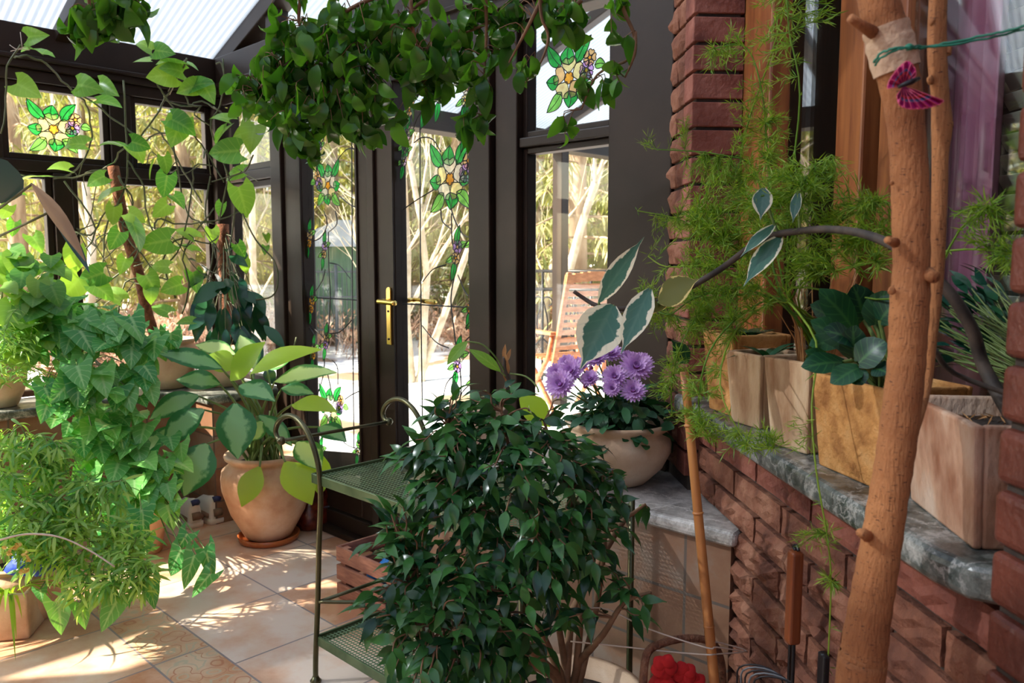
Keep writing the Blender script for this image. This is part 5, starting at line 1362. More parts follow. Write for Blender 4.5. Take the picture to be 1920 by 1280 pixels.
# ================================================================== DOOR-SIDE LEDGE
def mum_pot():
    c = V((0.315, 2.345, 0.646))
    t = potted('potted_chrysanthemum', 'lilac chrysanthemum in a round buff bowl on the marble ledge', 'potted plant', c,
               [(0.075, 0.0), (0.085, 0.004), (0.132, 0.05), (0.155, 0.095), (0.157, 0.12), (0.148, 0.148), (0.142, 0.158), (0.150, 0.166), (0.158, 0.178), (0.154, 0.186), (0.143, 0.184), (0.136, 0.16), (0.14, 0.14)], M['terra2'], 0.155, None, 48)
    lv, st = MB(), MB()
    for k in range(330):
        a = R.uniform(0, 6.28); r = R.uniform(0.02, 0.15); h = R.uniform(0.17, 0.30) - r * 0.35
        p = c + V((r * math.cos(a), r * math.sin(a), h)); d = (V((math.cos(a), math.sin(a), R.uniform(-0.6, 0.3))) + rv(0.5)).normalized()
        lv.leaf(p, d, (Z + rv(0.5)).normalized(), R.uniform(0.035, 0.055), R.uniform(0.022, 0.034), 'round', 0.6, 0.15, 3, 0.02)
    lv.build('leaves', M['l_mum'], t)
    FL = [(1052, 722, 23, 2.22), (1072, 697, 20, 2.26), (1046, 700, 17, 2.3), (1088, 688, 17, 2.32), (1064, 682, 15, 2.34), (1107, 711, 15, 2.24), (1118, 672, 19, 2.34), (1145, 663, 18, 2.36), (1135, 652, 15, 2.4), (1192, 690, 25, 2.28), (1178, 672, 14, 2.36), (1153, 707, 19, 2.22), (1148, 728, 14, 2.2), (1187, 734, 20, 2.2), (1205, 680, 16, 2.34)]
    proto = None
    for k, (x, y, r, Y) in enumerate(FL):
        p = at(x, y, Y); st.tube(smoothpts([c + Z * 0.16 + rv(0.05), c.lerp(p, 0.6) + Z * 0.07, p], 3), 0.0025, 5, False)
        if proto is None:
            mb = MB(); RR = 0.034
            for (n, tilt, l) in ((22, 0.05, 1.0), (20, 0.35, 0.92), (16, 0.7, 0.78), (12, 1.05, 0.55), (8, 1.3, 0.4)):
                for j in range(n):
                    a = 6.283 * (j + R.uniform(-.2, .2)) / n; d = V((math.cos(a) * math.cos(tilt), math.sin(a) * math.cos(tilt), math.sin(tilt)))
                    mb.leaf(d * 0.004, d, (Z * math.cos(tilt) - V((math.cos(a), math.sin(a), 0)) * math.sin(tilt)), RR * l * R.uniform(0.9, 1.1), 0.0085, 'petal', -0.35, 0.35)
            o = mb.build('flower', M['mum'], None); o.parent = t
            ce = MB().blob(V((0, 0, 0.006)), 0.007, 0.007, 0.006, 8, 6, 0.1).build('flower_centre', M['mumdark']); ce.parent = o
            proto = o
        else:
            o = proto.copy(); COL.objects.link(o); o.parent = t
            q = proto.children[0].copy(); COL.objects.link(q); q.parent = o
        o.location = p - c; s = (1.2 * r * Y / F) / 0.034; o.scale = (s, s, s)
        dr = ((CAM - p).normalized() * 0.65 + Z * 0.6 + V((p.x - c.x, p.y - c.y, 0)) * 3 + rv(0.2)).normalized()
        o.rotation_euler = dr.to_track_quat('Z', 'Y').to_euler()
    for (x, y) in ((1108, 690), (1097, 723)):
        MB().blob(at(x, y, 2.26), 0.006, 0.006, 0.008, 8, 6, 0.1).build('bud', M['mumdark'], t)
    st.build('stems', M['stem'], t)
mum_pot()
def ledge_middle():
    c = G(2.30, -0.22, 0.646)
    t = potted('bare_stemmed_plant', 'small buff pot with brown-sheathed stem and few leaves beside the door', 'potted plant', c, pot_prof(0.06, 0.095, 0.09, 0.085, 0.095, 0.135), M['terra2'], 0.11)
    q = at(950, 690, 2.62)
    MB().tube(smoothpts([c + Z * 0.1, at(950, 730, 2.66), at(946, 690, 2.62), at(945, 668, 2.62)], 4), lerp_list([0.012, 0.011, 0.004], 13), 7).build('dry_sheath', M['darktwig'], t)
    mb = MB()
    for k in range(7):
        p = at(948 + R.uniform(-4, 6), 715 - k * 7, 2.62); mb.leaf(p, (Z + rv(0.35)).normalized(), (CAM - p).normalized() + rv(0.5), 0.05, 0.014, 'lance', 0.4)
    mb.build('dry_leaves', M['drystem'], t)
    for (b, tp, w, m, Y) in (((945, 655), (840, 690), 26, 'l_pothos', 2.6), ((935, 690), (878, 652), 24, 'l_pothos', 2.6), ((985, 742), (1032, 800), 56, 'l_strap', 2.5)):
        pass
    for (b, tp, w, m, Y) in (((876, 640), (838, 684), 24, 'l_pothos', 2.6), ((938, 696), (878, 654), 24, 'l_pothos', 2.6), ((975, 745), (1032, 800), 54, 'l_aglbacklit', 2.5)):
        mb = MB(); pxl(mb, b, tp, w, Y, Y, 'lance', 0.5, 0.15, 0.6, 5); mb.build('leaf', M[m], t)
    mb = MB().tube(pxpath([(948, 700, 2.62), (930, 670, 2.6), (905, 646, 2.6), (876, 640, 2.6)]), 0.003, 5).tube(pxpath([(948, 705, 2.62), (938, 696, 2.6)]), 0.003, 5).tube(pxpath([(956, 700, 2.62), (985, 705, 2.6), (1005, 722, 2.58), (1010, 735, 2.57)]), 0.003, 5).tube(pxpath([(952, 720, 2.6), (975, 745, 2.5)]), 0.003, 5)
    mb.build('stems', M['stem'], t)
ledge_middle()

# ================================================================== CART, CRATE
def cart():
    U0, U1, V0, V1 = 2.262, 3.14, -0.875, -0.455
    t = thing('plant_cart', 'green metal two-tier plant cart with scrolled ends beside the fig bush', 'cart', G(U0, V0, 0))
    def vp(x, y, v):
        p = onpl(x, y, G(0, v, 0), DV); return p
    for zs in (0.655, 0.145):
        sh = MB()
        for (a0, a1, b0, b1) in ((U0 + 0.008, U1 - 0.008, V0, V0 + 0.008), (U0 + 0.008, U1 - 0.008, V1 - 0.008, V1), (U0, U0 + 0.008, V0, V1), (U1 - 0.008, U1, V0, V1)): sh.box(G, a0, a1, b0, b1, zs - 0.022, zs + 0.008)
        s = sh.build('shelf', M['greenmetal'], t, smooth=False, bevel=0.002)
        mb = MB(); b = len(mb.v)
        mb.v += [G(U0 + 0.008, V0 + 0.008, zs), G(U1 - 0.008, V0 + 0.008, zs), G(U1 - 0.008, V1 - 0.008, zs), G(U0 + 0.008, V1 - 0.008, zs)]
        mb.face([b, b + 1, b + 2, b + 3], [(0, 0), (U1 - U0 - 0.016, 0), (U1 - U0 - 0.016, V1 - V0 - 0.016), (0, V1 - V0 - 0.016)])
        mb.build('perforated_sheet', M['perf'], s, smooth=False)
    pr = [(592, 1279), (592, 1230), (596, 1120), (598, 1020), (601, 940), (598, 880), (588, 838), (574, 806), (558, 786), (544, 779), (531, 782), (521, 793), (517, 808), (521, 821), (528, 826)]
    base = [vp(x, y, V0) for x, y in pr]; base[0].z = 0.0
    def toz(v): return [p + DV * (v - V0) for p in base]
    for v in (V0, V1):
        MB().tube(smoothpts(toz(v), 4), 0.0085, 8).build('leg', M['tubemetal'], t)
    for v in (V0, V1):
        pts = [G(U1, v, 0.0), G(U1, v, 0.3), G(U1, v, 0.68)]
        MB().tube(pts, 0.0085, 8).build('leg', M['tubemetal'], t)
    for v in (V0, V1):
        for u in (None, U1):
            p = (base[0] + DV * (v - V0)) if u is None else G(u, v, 0); p = V((p.x, p.y, 0))
            MB().lathe(p, [(0.016, 0.0), (0.018, 0.006), (0.012, 0.012), (0.009, 0.02)], 12).build('foot', M['tubemetal'], t)
    e0, e1 = toz(V0)[-1], toz(V1)[-1]
    MB().tube([e0 - DV * 0.015, e1 + DV * 0.015], 0.006, 8).build('push_rail', M['tubemetal'], t)
    for e in (e0, e1): MB().blob(e, 0.014, 0.014, 0.014, 10, 8, 0).build('finial', M['tubemetal'], t)
    a, b = vp(598, 1128, V0), vp(598, 1128, V0) + DV * (V1 - V0)
    mb = MB().tube([a, b], 0.006, 8); mb.tube(smoothpts([a, a.lerp(b, 0.25) + DU * 0.10, a.lerp(b, 0.6) + DU * 0.15, a.lerp(b, 0.9) + DU * 0.08, b], 5), 0.006, 8)
    mb.build('brace', M['tubemetal'], t)
cart()
def crate():
    c0 = onz(632, 1120, 0.0); L, Wd, H = 0.345, 0.30, 0.215
    t = thing('wooden_crate', 'brown slatted wooden crate on the tiles behind the cart', 'crate', V((c0.x, c0.y, 0)))
    def f(a, b_, z): return V((c0.x, c0.y, 0)) + DU * a + DV * b_ + Z * z
    for k in range(3):
        z0 = 0.004 + k * 0.073; z1 = z0 + 0.058
        for (a0, a1, b0, b1) in ((0, L, 0, 0.012), (0, L, Wd - 0.012, Wd), (0.0, 0.012, 0.013, Wd - 0.013), (L - 0.012, L, 0.013, Wd - 0.013)):
            MB().box(f, a0, a1, b0, b1, z0, z1).build('slat', M['crate'], t, smooth=False, bevel=0.002)
    for (a, b_) in ((0.013, 0.013), (L - 0.043, 0.013), (0.013, Wd - 0.043), (L - 0.043, Wd - 0.043)):
        MB().box(f, a, a + 0.03, b_, b_ + 0.03, 0.002, 0.20).build('corner_post', M['crate'], t, smooth=False)
    MB().box(f, 0.013, L - 0.013, 0.013, Wd - 0.013, 0.002, 0.010).build('bottom', M['crate'], t, smooth=False)
    p = f(0.21, 0.15, 0.11)
    o = MB().blob(p, 0.11, 0.10, 0.09, 28, 18, 0.28, 9).build('plastic_bag', M['blue'], loc=p); tag(o, 'crumpled bright blue plastic bag lying in the wooden crate', 'bag')
crate()

# ================================================================== FIG BUSH IN FRONT
def fig_bush():
    c = V((0.125, 1.70, 0.0))
    t = potted('weeping_fig_bush', 'dense dark green weeping fig bush in a pot in front of the cart', 'potted plant', c,
               [(0.11, 0.0), (0.12, 0.006), (0.155, 0.24), (0.165, 0.30), (0.175, 0.31), (0.176, 0.345), (0.158, 0.345), (0.15, 0.30)], M['terra2'], 0.30)
    root = c + Z * 0.30
    mains = []
    for pts in ([(1050, 1262, 1.68), (985, 1120, 1.65), (930, 1010, 1.62), (880, 900, 1.62), (840, 800, 1.65)], [(1062, 1265, 1.7), (1040, 1130, 1.66), (1010, 1000, 1.62), (965, 880, 1.62), (940, 770, 1.64)],
                [(1080, 1262, 1.7), (1090, 1120, 1.68), (1080, 980, 1.65), (1050, 880, 1.64), (1020, 790, 1.66)], [(1090, 1262, 1.7), (1120, 1130, 1.7), (1135, 1000, 1.7), (1130, 900, 1.72)],
                [(1045, 1265, 1.66), (950, 1180, 1.58), (860, 1120, 1.54), (770, 1090, 1.55)], [(1040, 1268, 1.66), (930, 1210, 1.55), (850, 1180, 1.5), (780, 1170, 1.5)], [(1085, 1240, 1.7), (1130, 1190, 1.62), (1170, 1130, 1.6), (1220, 1110, 1.6)],
                [(1070, 1150, 1.7), (1160, 990, 1.74), (1190, 960, 1.76), (1210, 945, 1.78)]):
        P = [root + rv(0.02)] + pxpath(pts, 4); mains.append(P)
    st, lv = MB(), MB()
    for P in mains: st.tube(P, lerp_list([0.010, 0.007, 0.005, 0.003], len(P)), 6, False)
    an = [p for P in mains for p in P[4:]]
    B = [(850, 780, 1.64, 45, 20), (830, 850, 1.6, 60, 26), (770, 870, 1.6, 30, 10), (920, 770, 1.64, 50, 22), (900, 850, 1.6, 70, 36), (970, 800, 1.62, 45, 18), (1000, 840, 1.6, 60, 26), (1060, 850, 1.62, 45, 18), (960, 920, 1.57, 80, 44), (860, 940, 1.56, 70, 34), (780, 960, 1.56, 55, 22), (730, 970, 1.56, 25, 6),
         (1060, 930, 1.6, 70, 36), (1120, 900, 1.66, 40, 14), (1010, 1010, 1.55, 80, 40), (900, 1030, 1.53, 80, 40), (800, 1050, 1.52, 65, 30), (740, 1090, 1.52, 45, 16), (700, 1120, 1.52, 22, 4), (1100, 1010, 1.62, 60, 24), (960, 1110, 1.52, 80, 34), (860, 1130, 1.5, 75, 34), (780, 1160, 1.5, 55, 20), (1060, 1100, 1.58, 65, 22),
         (740, 1210, 1.46, 45, 12), (800, 1265, 1.44, 45, 14), (880, 1275, 1.45, 50, 16), (970, 1265, 1.5, 45, 10), (690, 1170, 1.48, 22, 4), (720, 1010, 1.54, 35, 9), (1140, 930, 1.66, 35, 10), (1110, 860, 1.66, 30, 8), (1040, 760, 1.66, 20, 4), (900, 1210, 1.5, 70, 26), (980, 1200, 1.52, 60, 16), (820, 1240, 1.48, 45, 12), (1130, 1080, 1.62, 45, 12), (1200, 1120, 1.6, 35, 7), (1205, 940, 1.78, 22, 3), (1160, 1000, 1.7, 30, 5), (940, 740, 1.66, 25, 6), (870, 750, 1.66, 30, 8), (1050, 1180, 1.6, 45, 8)]
    for (px, py, Y, r, n) in B:
        c2 = at(px, py, Y); rr = r * Y / F
        for k in range(max(2, int(n * 0.72))):
            tw = twig_to(an, inball(c2, rr * 1.12, 1.1), 0.0, 0.12)
            st.tube(tw, lerp_list([0.0026, 0.0012], len(tw)), 4, False)
            leafy(tw, lv, 0.056, 0.0205, 'ficus', 0.8, 0.024, 0.22, 0.35, 0.16, 0.45, 0.6)
    lv.build('leaves', M['l_bush'], t); st.build('branches', M['twig'], t)
fig_bush()
# --- bamboo cane and strings
ba, bb = at(1340, 1285, 1.56), at(1283, 697, 1.60)
low = ba + (ba - bb).normalized() * (ba.z / ((bb - ba).normalized().z)); low.z = 0.0
t = thing('bamboo_cane', 'tall bamboo cane leaning beside the fig bush', 'cane', low)
P = [low.lerp(bb, k / 20) for k in range(21)]
MB().tube(P, lerp_list([0.0105, 0.0105, 0.0085], 21), 10).build('shaft', M['bamboo'], t)
for f_ in (0.30, 0.52, 0.735, 0.90):
    q = low.lerp(bb, f_); d = (bb - low).normalized()
    MB().tube([q - d * 0.003, q, q + d * 0.003], [0.0098, 0.0118, 0.0098], 10).build('node', M['bamboo'], t)
for (pts, lab) in (([(1100, 1141, 1.64), (1140, 1142, 1.62), (1220, 1180, 1.58), (1325, 1214, 1.545), (1344, 1213, 1.56), (1402, 1222, 1.64)], 'upper white string tied from the fig bush to the bamboo cane'),
                   ([(1070, 1202, 1.66), (1150, 1210, 1.62), (1250, 1221, 1.58), (1325, 1227, 1.545), (1343, 1226, 1.56), (1400, 1220, 1.64), (1350, 1205, 1.60), (1340, 1204, 1.56)], 'lower white string tied from the fig bush to the bamboo cane')):
    P = pxpath(pts, 4); o = MB().tube(P, 0.0016, 5).build('string', M['string'], loc=P[0]); tag(o, lab, 'string')

# ================================================================== BASKET, IRON TOOLS
def basket():
    c = at(1275, 1300, 1.62); c.z = 0.0
    t = thing('wicker_basket', 'brown wicker basket with an arched handle at the foot of the bamboo cane', 'basket', c)
    MB().lathe(c, [(0.10, 0.0), (0.11, 0.005), (0.125, 0.15), (0.135, 0.30), (0.128, 0.30), (0.118, 0.15), (0.10, 0.02), (0.0, 0.02)], 28).build('body', M['wicker'], t)
    MB().tube(pxpath([(1205, 1300, 1.56), (1212, 1228, 1.58), (1240, 1206, 1.60), (1290, 1196, 1.63), (1335, 1205, 1.65), (1352, 1240, 1.68), (1356, 1300, 1.70)], 5), 0.0085, 8).build('handle', M['wicker'], t)
    q = at(1265, 1268, 1.56)
    o = MB()
    for (dx, dz, r) in ((-0.022, 0.022, 0.030), (0.02, 0.0, 0.030), (0.045, -0.022, 0.026), (-0.02, -0.022, 0.028), (0.012, -0.04, 0.028)):
        for k in range(6):
            a = k * 1.047 + dx * 40; p = q + V((dx, dx * 0.3, dz)); o.leaf(p, V((math.cos(a), -0.25, math.sin(a))).normalized(), V((0, -1, 0.35)), r, r * 0.95, 'round', 0.9, 0.1)
    o.blob(q - Z * 0.05 + V((0, 0.03, 0)), 0.05, 0.03, 0.04, 12, 8, 0.2, 3)
    o = o.build('felt_flowers', M['red'], loc=q - Z * 0.05); o.modifiers.new('thick', 'SOLIDIFY').thickness = 0.003
    tag(o, 'bright red felt flower ornament sitting in the wicker basket', 'ornament')
basket()
def tool(px, ptop, pbot, w, n, label):
    s_, zt = szB(px[0], ptop, n); s2, zb = szB(px[1], pbot, n)
    top, bot = S(s_, n, zt), S(s2, n, zb)
    base = V((bot.x, bot.y, 0)) - DS * 0.0
    t = thing('fire_tool', label, 'tool', base)
    d = (top - bot).normalized(); sd = d.cross(DN).normalized()
    mb = MB()
    def f(a, b_, z): return bot + sd * a + DN * b_ + (top - bot) * z
    MB().box(f, -w, w, -0.012, 0.012, 0.0, 1.0).build('handle', M['handlewood'], t, smooth=False, bevel=0.006, seg=3)
    for sx in (-1, 1): MB().tube([f(sx * w * 0.55, 0, 0.01), f(sx * w * 0.6, 0, 0.0) * 1, V((f(sx * w * 0.6, 0, 0).x, f(sx * w * 0.6, 0, 0).y, 0.02))], 0.0035, 6).build('prong', M['black'], t)
    MB().tube(smoothpts([f(0, 0, 1.0), f(-0.008, 0, 1.03), f(0.004, 0, 1.06), f(0.012, 0, 1.02)], 4), 0.0035, 6).build('hanging_loop', M['black'], t)
tool((1492, 1485), 1032, 1205, 0.013, 0.035, 'iron fire tool with red-brown wooden handle leaning on the brick wall')
q0 = onpl(1545, 1225, S(0, 0.04, 0), DN); q1 = V((q0.x - 0.01, q0.y, 0.0))
t = thing('poker', 'short black iron poker standing beside the wooden-handled fire tool', 'tool', q1)
MB().tube([q1, q0], [0.004, 0.006], 6).build('shaft', M['black'], t); MB().box(lambda a, b_, z: q0 + DS * a + DN * b_ + Z * z, -0.012, 0.012, -0.006, 0.006, -0.14, 0.0).build('grip', M['black'], t, smooth=False, bevel=0.003)
t = thing('wire_rack', 'low rack of bent wire hoops on the floor by the brick wall', 'rack', onpl(1440, 1300, S(0, 0.10, 0), DN))
b_ = t.location.copy(); t.location.z = 0
for k in range(5):
    o_ = b_ + DS * (0.02 * k - 0.04)
    P = [V((o_.x, o_.y, 0.0)) + DN * 0.10 + DS * 0.02 * k]
    for i in range(9):
        a = math.pi * i / 8; P.append(o_ + V((0.036 * math.cos(a), -0.02 * math.cos(a), 0.01 + 0.022 * math.sin(a) + 0.005 * k)))
    P[0] = V((P[1].x, P[1].y, 0.0)); P.append(V((P[-1].x, P[-1].y, 0.0))); MB().tube(P, 0.0018, 5).build('hoop', M['greypot'] if k % 2 else M['black'], t)

# ================================================================== TREE AT THE RIGHT
def tree():
    YT = 1.02
    tr = [(1647, -60, 66), (1647, 0, 70), (1660, 50, 72), (1673, 100, 76), (1690, 170, 70), (1700, 250, 64), (1706, 340, 66), (1708, 420, 66), (1709, 500, 65), (1706, 560, 70), (1702, 640, 68), (1698, 700, 68), (1686, 800, 70), (1676, 870, 70), (1666, 930, 71), (1655, 1000, 74), (1642, 1080, 78), (1630, 1150, 81), (1618, 1230, 88), (1612, 1280, 92)]
    P = [at(x, y, YT) for (x, y, w) in tr]; r = [w * YT / F / 2 * 1.0 for (x, y, w) in tr]
    d = (P[-1] - P[-2]).normalized(); e = P[-1] + d * (P[-1].z / -d.z) * 0.5; e.z = 0.38; P.append(e); r.append(0.034); P.append(V((e.x - 0.02, e.y, 0.14))); r.append(0.037)
    P = [V((P[0].x - 0.07, P[0].y, 2.3)), V((P[0].x - 0.045, P[0].y, 2.0)), V((P[0].x - 0.02, P[0].y, 1.82))] + P; r = [0.014, 0.018, 0.021] + r
    base = V((P[-1].x, P[-1].y, 0.0))
    t = thing('tree', 'slim orange-brown tree trunk with a thinner second stem at the right', 'tree', base)
    n = 16; mb = MB()
    PP = smoothpts(P, 6); rr = []
    rv_ = smoothpts([V((x, 0, 0)) for x in r], 6); rr = [v.x * (1 + 0.02 * math.sin(i * 1.7)) for i, v in enumerate(rv_)]
    mb.tube(PP, rr, 20)
    mb.build('trunk', M['trunk'], t)
    def knot(x, y, rx, off=0.0):
        c = at(x, y, YT - 0.012 + off); mb = MB(); rx *= 0.7
        mb.lathe(c, [(0, 0)], 3) if False else None
        mb.blob(c, rx, rx * 0.7, rx * 1.1, 12, 8, 0.2, int(x)); mb.build('knot', M['trunk'], t)
    for (x, y, s) in ((1675, 452, 0.006), (1672, 545, 0.007), (1743, 512, 0.008), (1693, 640, 0.006), (1620, 1000, 0.009), (1683, 872, 0.006), (1627, 1165, 0.008), (1672, 343, 0.004)): knot(x, y, s)
    for (b, tp, w) in (((1638, 62), (1594, 34), 0.0058), ((1740, 515), (1752, 520), 0.008), ((1678, 455), (1664, 450), 0.005), ((1626, 1005), (1613, 998), 0.006)):
        a_, b2 = at(b[0], b[1], YT - 0.015), at(tp[0], tp[1], YT - 0.03); MB().tube([a_, a_.lerp(b2, 0.6), b2], [w * 1.35, w, w * 0.95], 9).build('branch_stub', M['trunk'], t)
    s2 = [(1766, -60, 31), (1759, 0, 31), (1757, 100, 33), (1763, 180, 31), (1766, 235, 36), (1763, 290, 29), (1762, 345, 28), (1760, 420, 27), (1757, 500, 26), (1752, 580, 22), (1746, 640, 20), (1738, 720, 18), (1716, 800, 18), (1690, 850, 20)]
    P2 = [at(x, y, YT + 0.045 - (0.03 if y > 750 else 0)) for (x, y, w) in s2]; r2 = [w * (YT + 0.045) / F / 2 for (x, y, w) in s2]
    q = smoothpts(P2, 5); rq = [v.x for v in smoothpts([V((x, 0, 0)) for x in r2], 5)]
    MB().tube(q, rq, 14).build('second_stem', M['trunk'], t)
    for (x, y) in ((1748, 40), (1778, 96), (1781, 234), (1745, 150)):
        a_ = at(x, y, YT + 0.04); MB().blob(a_, 0.0045, 0.004, 0.006, 10, 8, 0.25, y).build('knot', M['trunk'], t)
    # gauze around the trunk where the twine is tied
    zl, zh = at(1690, 143, YT).z, at(1667, 50, YT).z
    ix = [i for i, p in enumerate(PP) if zl <= p.z <= zh]
    mb = MB(); mb.tube([PP[i] for i in ix], [rr[i] * (1.09 + 0.025 * math.sin(i * 2.1)) for i in ix], 24, False)
    mb.build('bandage', M['bandage'], t)
    return t
tree()
c = V((0.425, 1.04, 0.0)); 
TB = [o for o in bpy.data.objects if o.name == 'tree'][0]
c = TB.location.copy()
MB().lathe(c, [(0.085, 0.0), (0.09, 0.005), (0.105, 0.16), (0.112, 0.165), (0.114, 0.19), (0.102, 0.19), (0.096, 0.16)], 32).build('pot', M['terra'], TB)
MB().lathe(c, [(0.0, 0.165), (0.099, 0.16), (0.095, 0.12)], 24).build('soil', M['soil'], TB)
# --- green twine
P = pxpath([(1638, 118, 0.995), (1652, 100, 0.985), (1680, 90, 0.975), (1705, 88, 0.985), (1725, 90, 1.0), (1770, 82, 1.0), (1830, 70, 0.99), (1880, 60, 0.97), (1935, 44, 0.95)], 5)
P2 = pxpath([(1640, 122, 0.996), (1655, 106, 0.985), (1685, 93, 0.975), (1706, 89, 0.983), (1722, 87, 1.0), (1775, 86, 0.995), (1850, 72, 0.985), (1935, 52, 0.95)], 5)
mb = MB().tube([p + rv(0.0008) for p in P], 0.0016, 6).tube([p + rv(0.0008) for p in P2], 0.0014, 6)
mb.blob(at(1705, 88, 0.98), 0.005, 0.004, 0.004, 8, 6, 0.3, 2)
o = mb.build('twine', M['twine'], loc=P[0]); tag(o, 'green garden twine tied round the bandaged trunk', 'twine')
# --- butterfly clip
def clipmat():
    m, nt, ns, ls, b = newmat('magenta_striped_wing')
    uv = ns.new('ShaderNodeUVMap'); sp = ns.new('ShaderNodeSeparateXYZ'); ls.new(uv.outputs[0], sp.inputs[0])
    r = ramp(ns, [(0.0, (0.34, 0.02, 0.12)), (0.42, (0.5, 0.02, 0.10)), (0.45, (0.75, 0.3, 0.3)), (0.47, (0.62, 0.04, 0.04)), (0.56, (0.55, 0.03, 0.05)), (0.58, (0.10, 0.16, 0.36)), (0.66, (0.10, 0.16, 0.36)), (0.68, (0.75, 0.4, 0.5)), (0.70, (0.42, 0.015, 0.16)), (1.0, (0.40, 0.012, 0.19))])
    r.color_ramp.interpolation = 'CONSTANT'; ls.new(sp.outputs[1], r.inputs[0])
    ls.new(r.outputs[0], b.inputs['Base Color']); b.inputs['Roughness'].default_value = 0.5
    return m
M['wing'] = clipmat()
M['winglead'] = pm('pink_wing_edge', (0.72, 0.10, 0.20), rough=0.5)
def butterfly():
    Y = 0.955
    hub = at(1694, 161, Y)
    t = thing('butterfly_clip', 'pleated magenta fabric butterfly clipped to the trunk below the bandage', 'ornament', hub)
    def wing(pts, nm):
        mb = MB(); ed = MB()
        N = len(pts)
        for i in range(N):
            o_ = at(pts[i][0], pts[i][1], Y - 0.008 + (0.004 if i % 2 else -0.003))
            for k in range(7):
                tt = k / 6; mb.v.append(hub.lerp(o_, 0.05 + 0.95 * tt))
            ed.v += []
        for i in range(N - 1):
            for k in range(6):
                mb.face([i * 7 + k, (i + 1) * 7 + k, (i + 1) * 7 + k + 1, i * 7 + k + 1], [(0, k / 6), (1, k / 6), (1, (k + 1) / 6), (0, (k + 1) / 6)])
        o = mb.build('wing', M['wing'], t, smooth=False); o.modifiers.new('thick', 'SOLIDIFY').thickness = 0.0008
        for i in range(0, N, 2): ed.tube([hub.lerp(at(pts[i][0], pts[i][1], Y - 0.0125), 0.15), at(pts[i][0], pts[i][1], Y - 0.0125)], 0.0005, 4)
        for i in range(N - 1): ed.tube([at(pts[i][0], pts[i][1], Y - 0.0095), at((pts[i][0] + pts[i + 1][0]) / 2 + (pts[i][0] - 1694) * 0.03, (pts[i][1] + pts[i + 1][1]) / 2 + (pts[i][1] - 161) * 0.03, Y - 0.0095), at(pts[i + 1][0], pts[i + 1][1], Y - 0.0095)], 0.0006, 4)
        ed.build('wing_ribs', M['winglead'], o)
    lo = [(1682, 178), (1683, 187), (1685, 194), (1690, 199), (1696, 202), (1703, 203), (1710, 204), (1718, 203), (1726, 203), (1734, 202), (1741, 201), (1749, 199), (1757, 196), (1764, 193), (1769, 188)]
    up = [(1664, 166), (1666, 156), (1670, 148), (1676, 139), (1682, 131), (1688, 125), (1694, 119), (1702, 115), (1708, 118), (1713, 125), (1717, 133), (1717, 142), (1708, 150)]
    wing(lo, 'lower'); wing(up, 'upper')
    MB().tube([hub + V((-0.012, -0.012, -0.004)), hub + V((0.0, -0.016, 0.001)), hub + V((0.012, -0.012, 0.006))], [0.002, 0.0035, 0.002], 8).build('body', M['black'], t)
butterfly()

# ================================================================== BAY SILL: PLANTERS
def planter(p0, p1, dep, ztop, mat_, name, label, soil_drop=0.02, th=0.010):
    """open four-sided planter; p0, p1 are (s, n) of the ends of its front foot"""
    a, b = S(p0[0], p0[1], 0), S(p1[0], p1[1], 0); ex = (b - a).normalized(); w = (b - a).length; ey = V((-ex.y, ex.x, 0))
    if ey.dot(DN) > 0: ey = -ey
    def f(x, y, z):
        k = 0.03 * (z - 0.919) / 0.2
        return a + ex * (x + (x / w - 0.5) * k) + ey * (y + (y / dep - 0.5) * k) + Z * z
    z0 = 0.9185; h = ztop
    c = f(w / 2, dep / 2, z0)
    t = thing(name, label, 'potted plant', c)
    mb = MB()
    mb.box(f, 0, w, 0, th, z0, h); mb.box(f, 0, w, dep - th, dep, z0, h); mb.box(f, 0, th, th, dep - th, z0, h); mb.box(f, w - th, w, th, dep - th, z0, h); mb.box(f, th, w - th, th, dep - th, z0, z0 + 0.015)
    mb.build('planter', mat_, t, smooth=False, bevel=0.004, seg=2)
    so = MB().box(f, th, w - th, th, dep - th, z0 + 0.015, h - soil_drop); so.build('soil', M['soil'], t, smooth=False)
    return t, f, w
def tz(x, y, n=-0.02): return szB(x, y, n)[1]
# first planter, almost hidden by the asparagus
t1, f1, w1 = planter((0.475, 0.0), (0.60, -0.02), 0.13, tz(1355, 622), M['planter_b'], 'potted_succulent', 'orange speckled planter half hidden by asparagus nearest the brick pillar')
lv = MB()
for k in range(8):
    a = k * 0.8; r0 = f1(w1 / 2, 0.065, tz(1355, 622) - 0.02); lv.leaf(r0, V((math.cos(a), math.sin(a), 0.7)).normalized(), Z, 0.09, 0.035, 'rubber', 0.6, 0.15)
pxl(lv, (1290, 680), (1258, 636), 34, 1.86, 1.84, 'rubber', 0.4, 0.1, 0.7)
lv.build('leaves', M['l_dark'], t1)
t2, f2_, w2 = planter((0.645, 0.0), (0.745, -0.03), 0.12, tz(1363, 648), M['planter_a'], 'potted_aloe', 'narrow cream clay planter with a dark fleshy plant second from the pillar')
lv = MB(); r0 = f2_(w2 / 2, 0.06, tz(1363, 648) - 0.02)
for k in range(9):
    a = k * 0.72 + 0.3; lv.leaf(r0, V((math.cos(a), math.sin(a), R.uniform(0.5, 1.2))).normalized(), Z, R.uniform(0.07, 0.11), 0.024, 'rubber', 0.9, 0.2)
lv.build('leaves', M['l_dark'], t2)
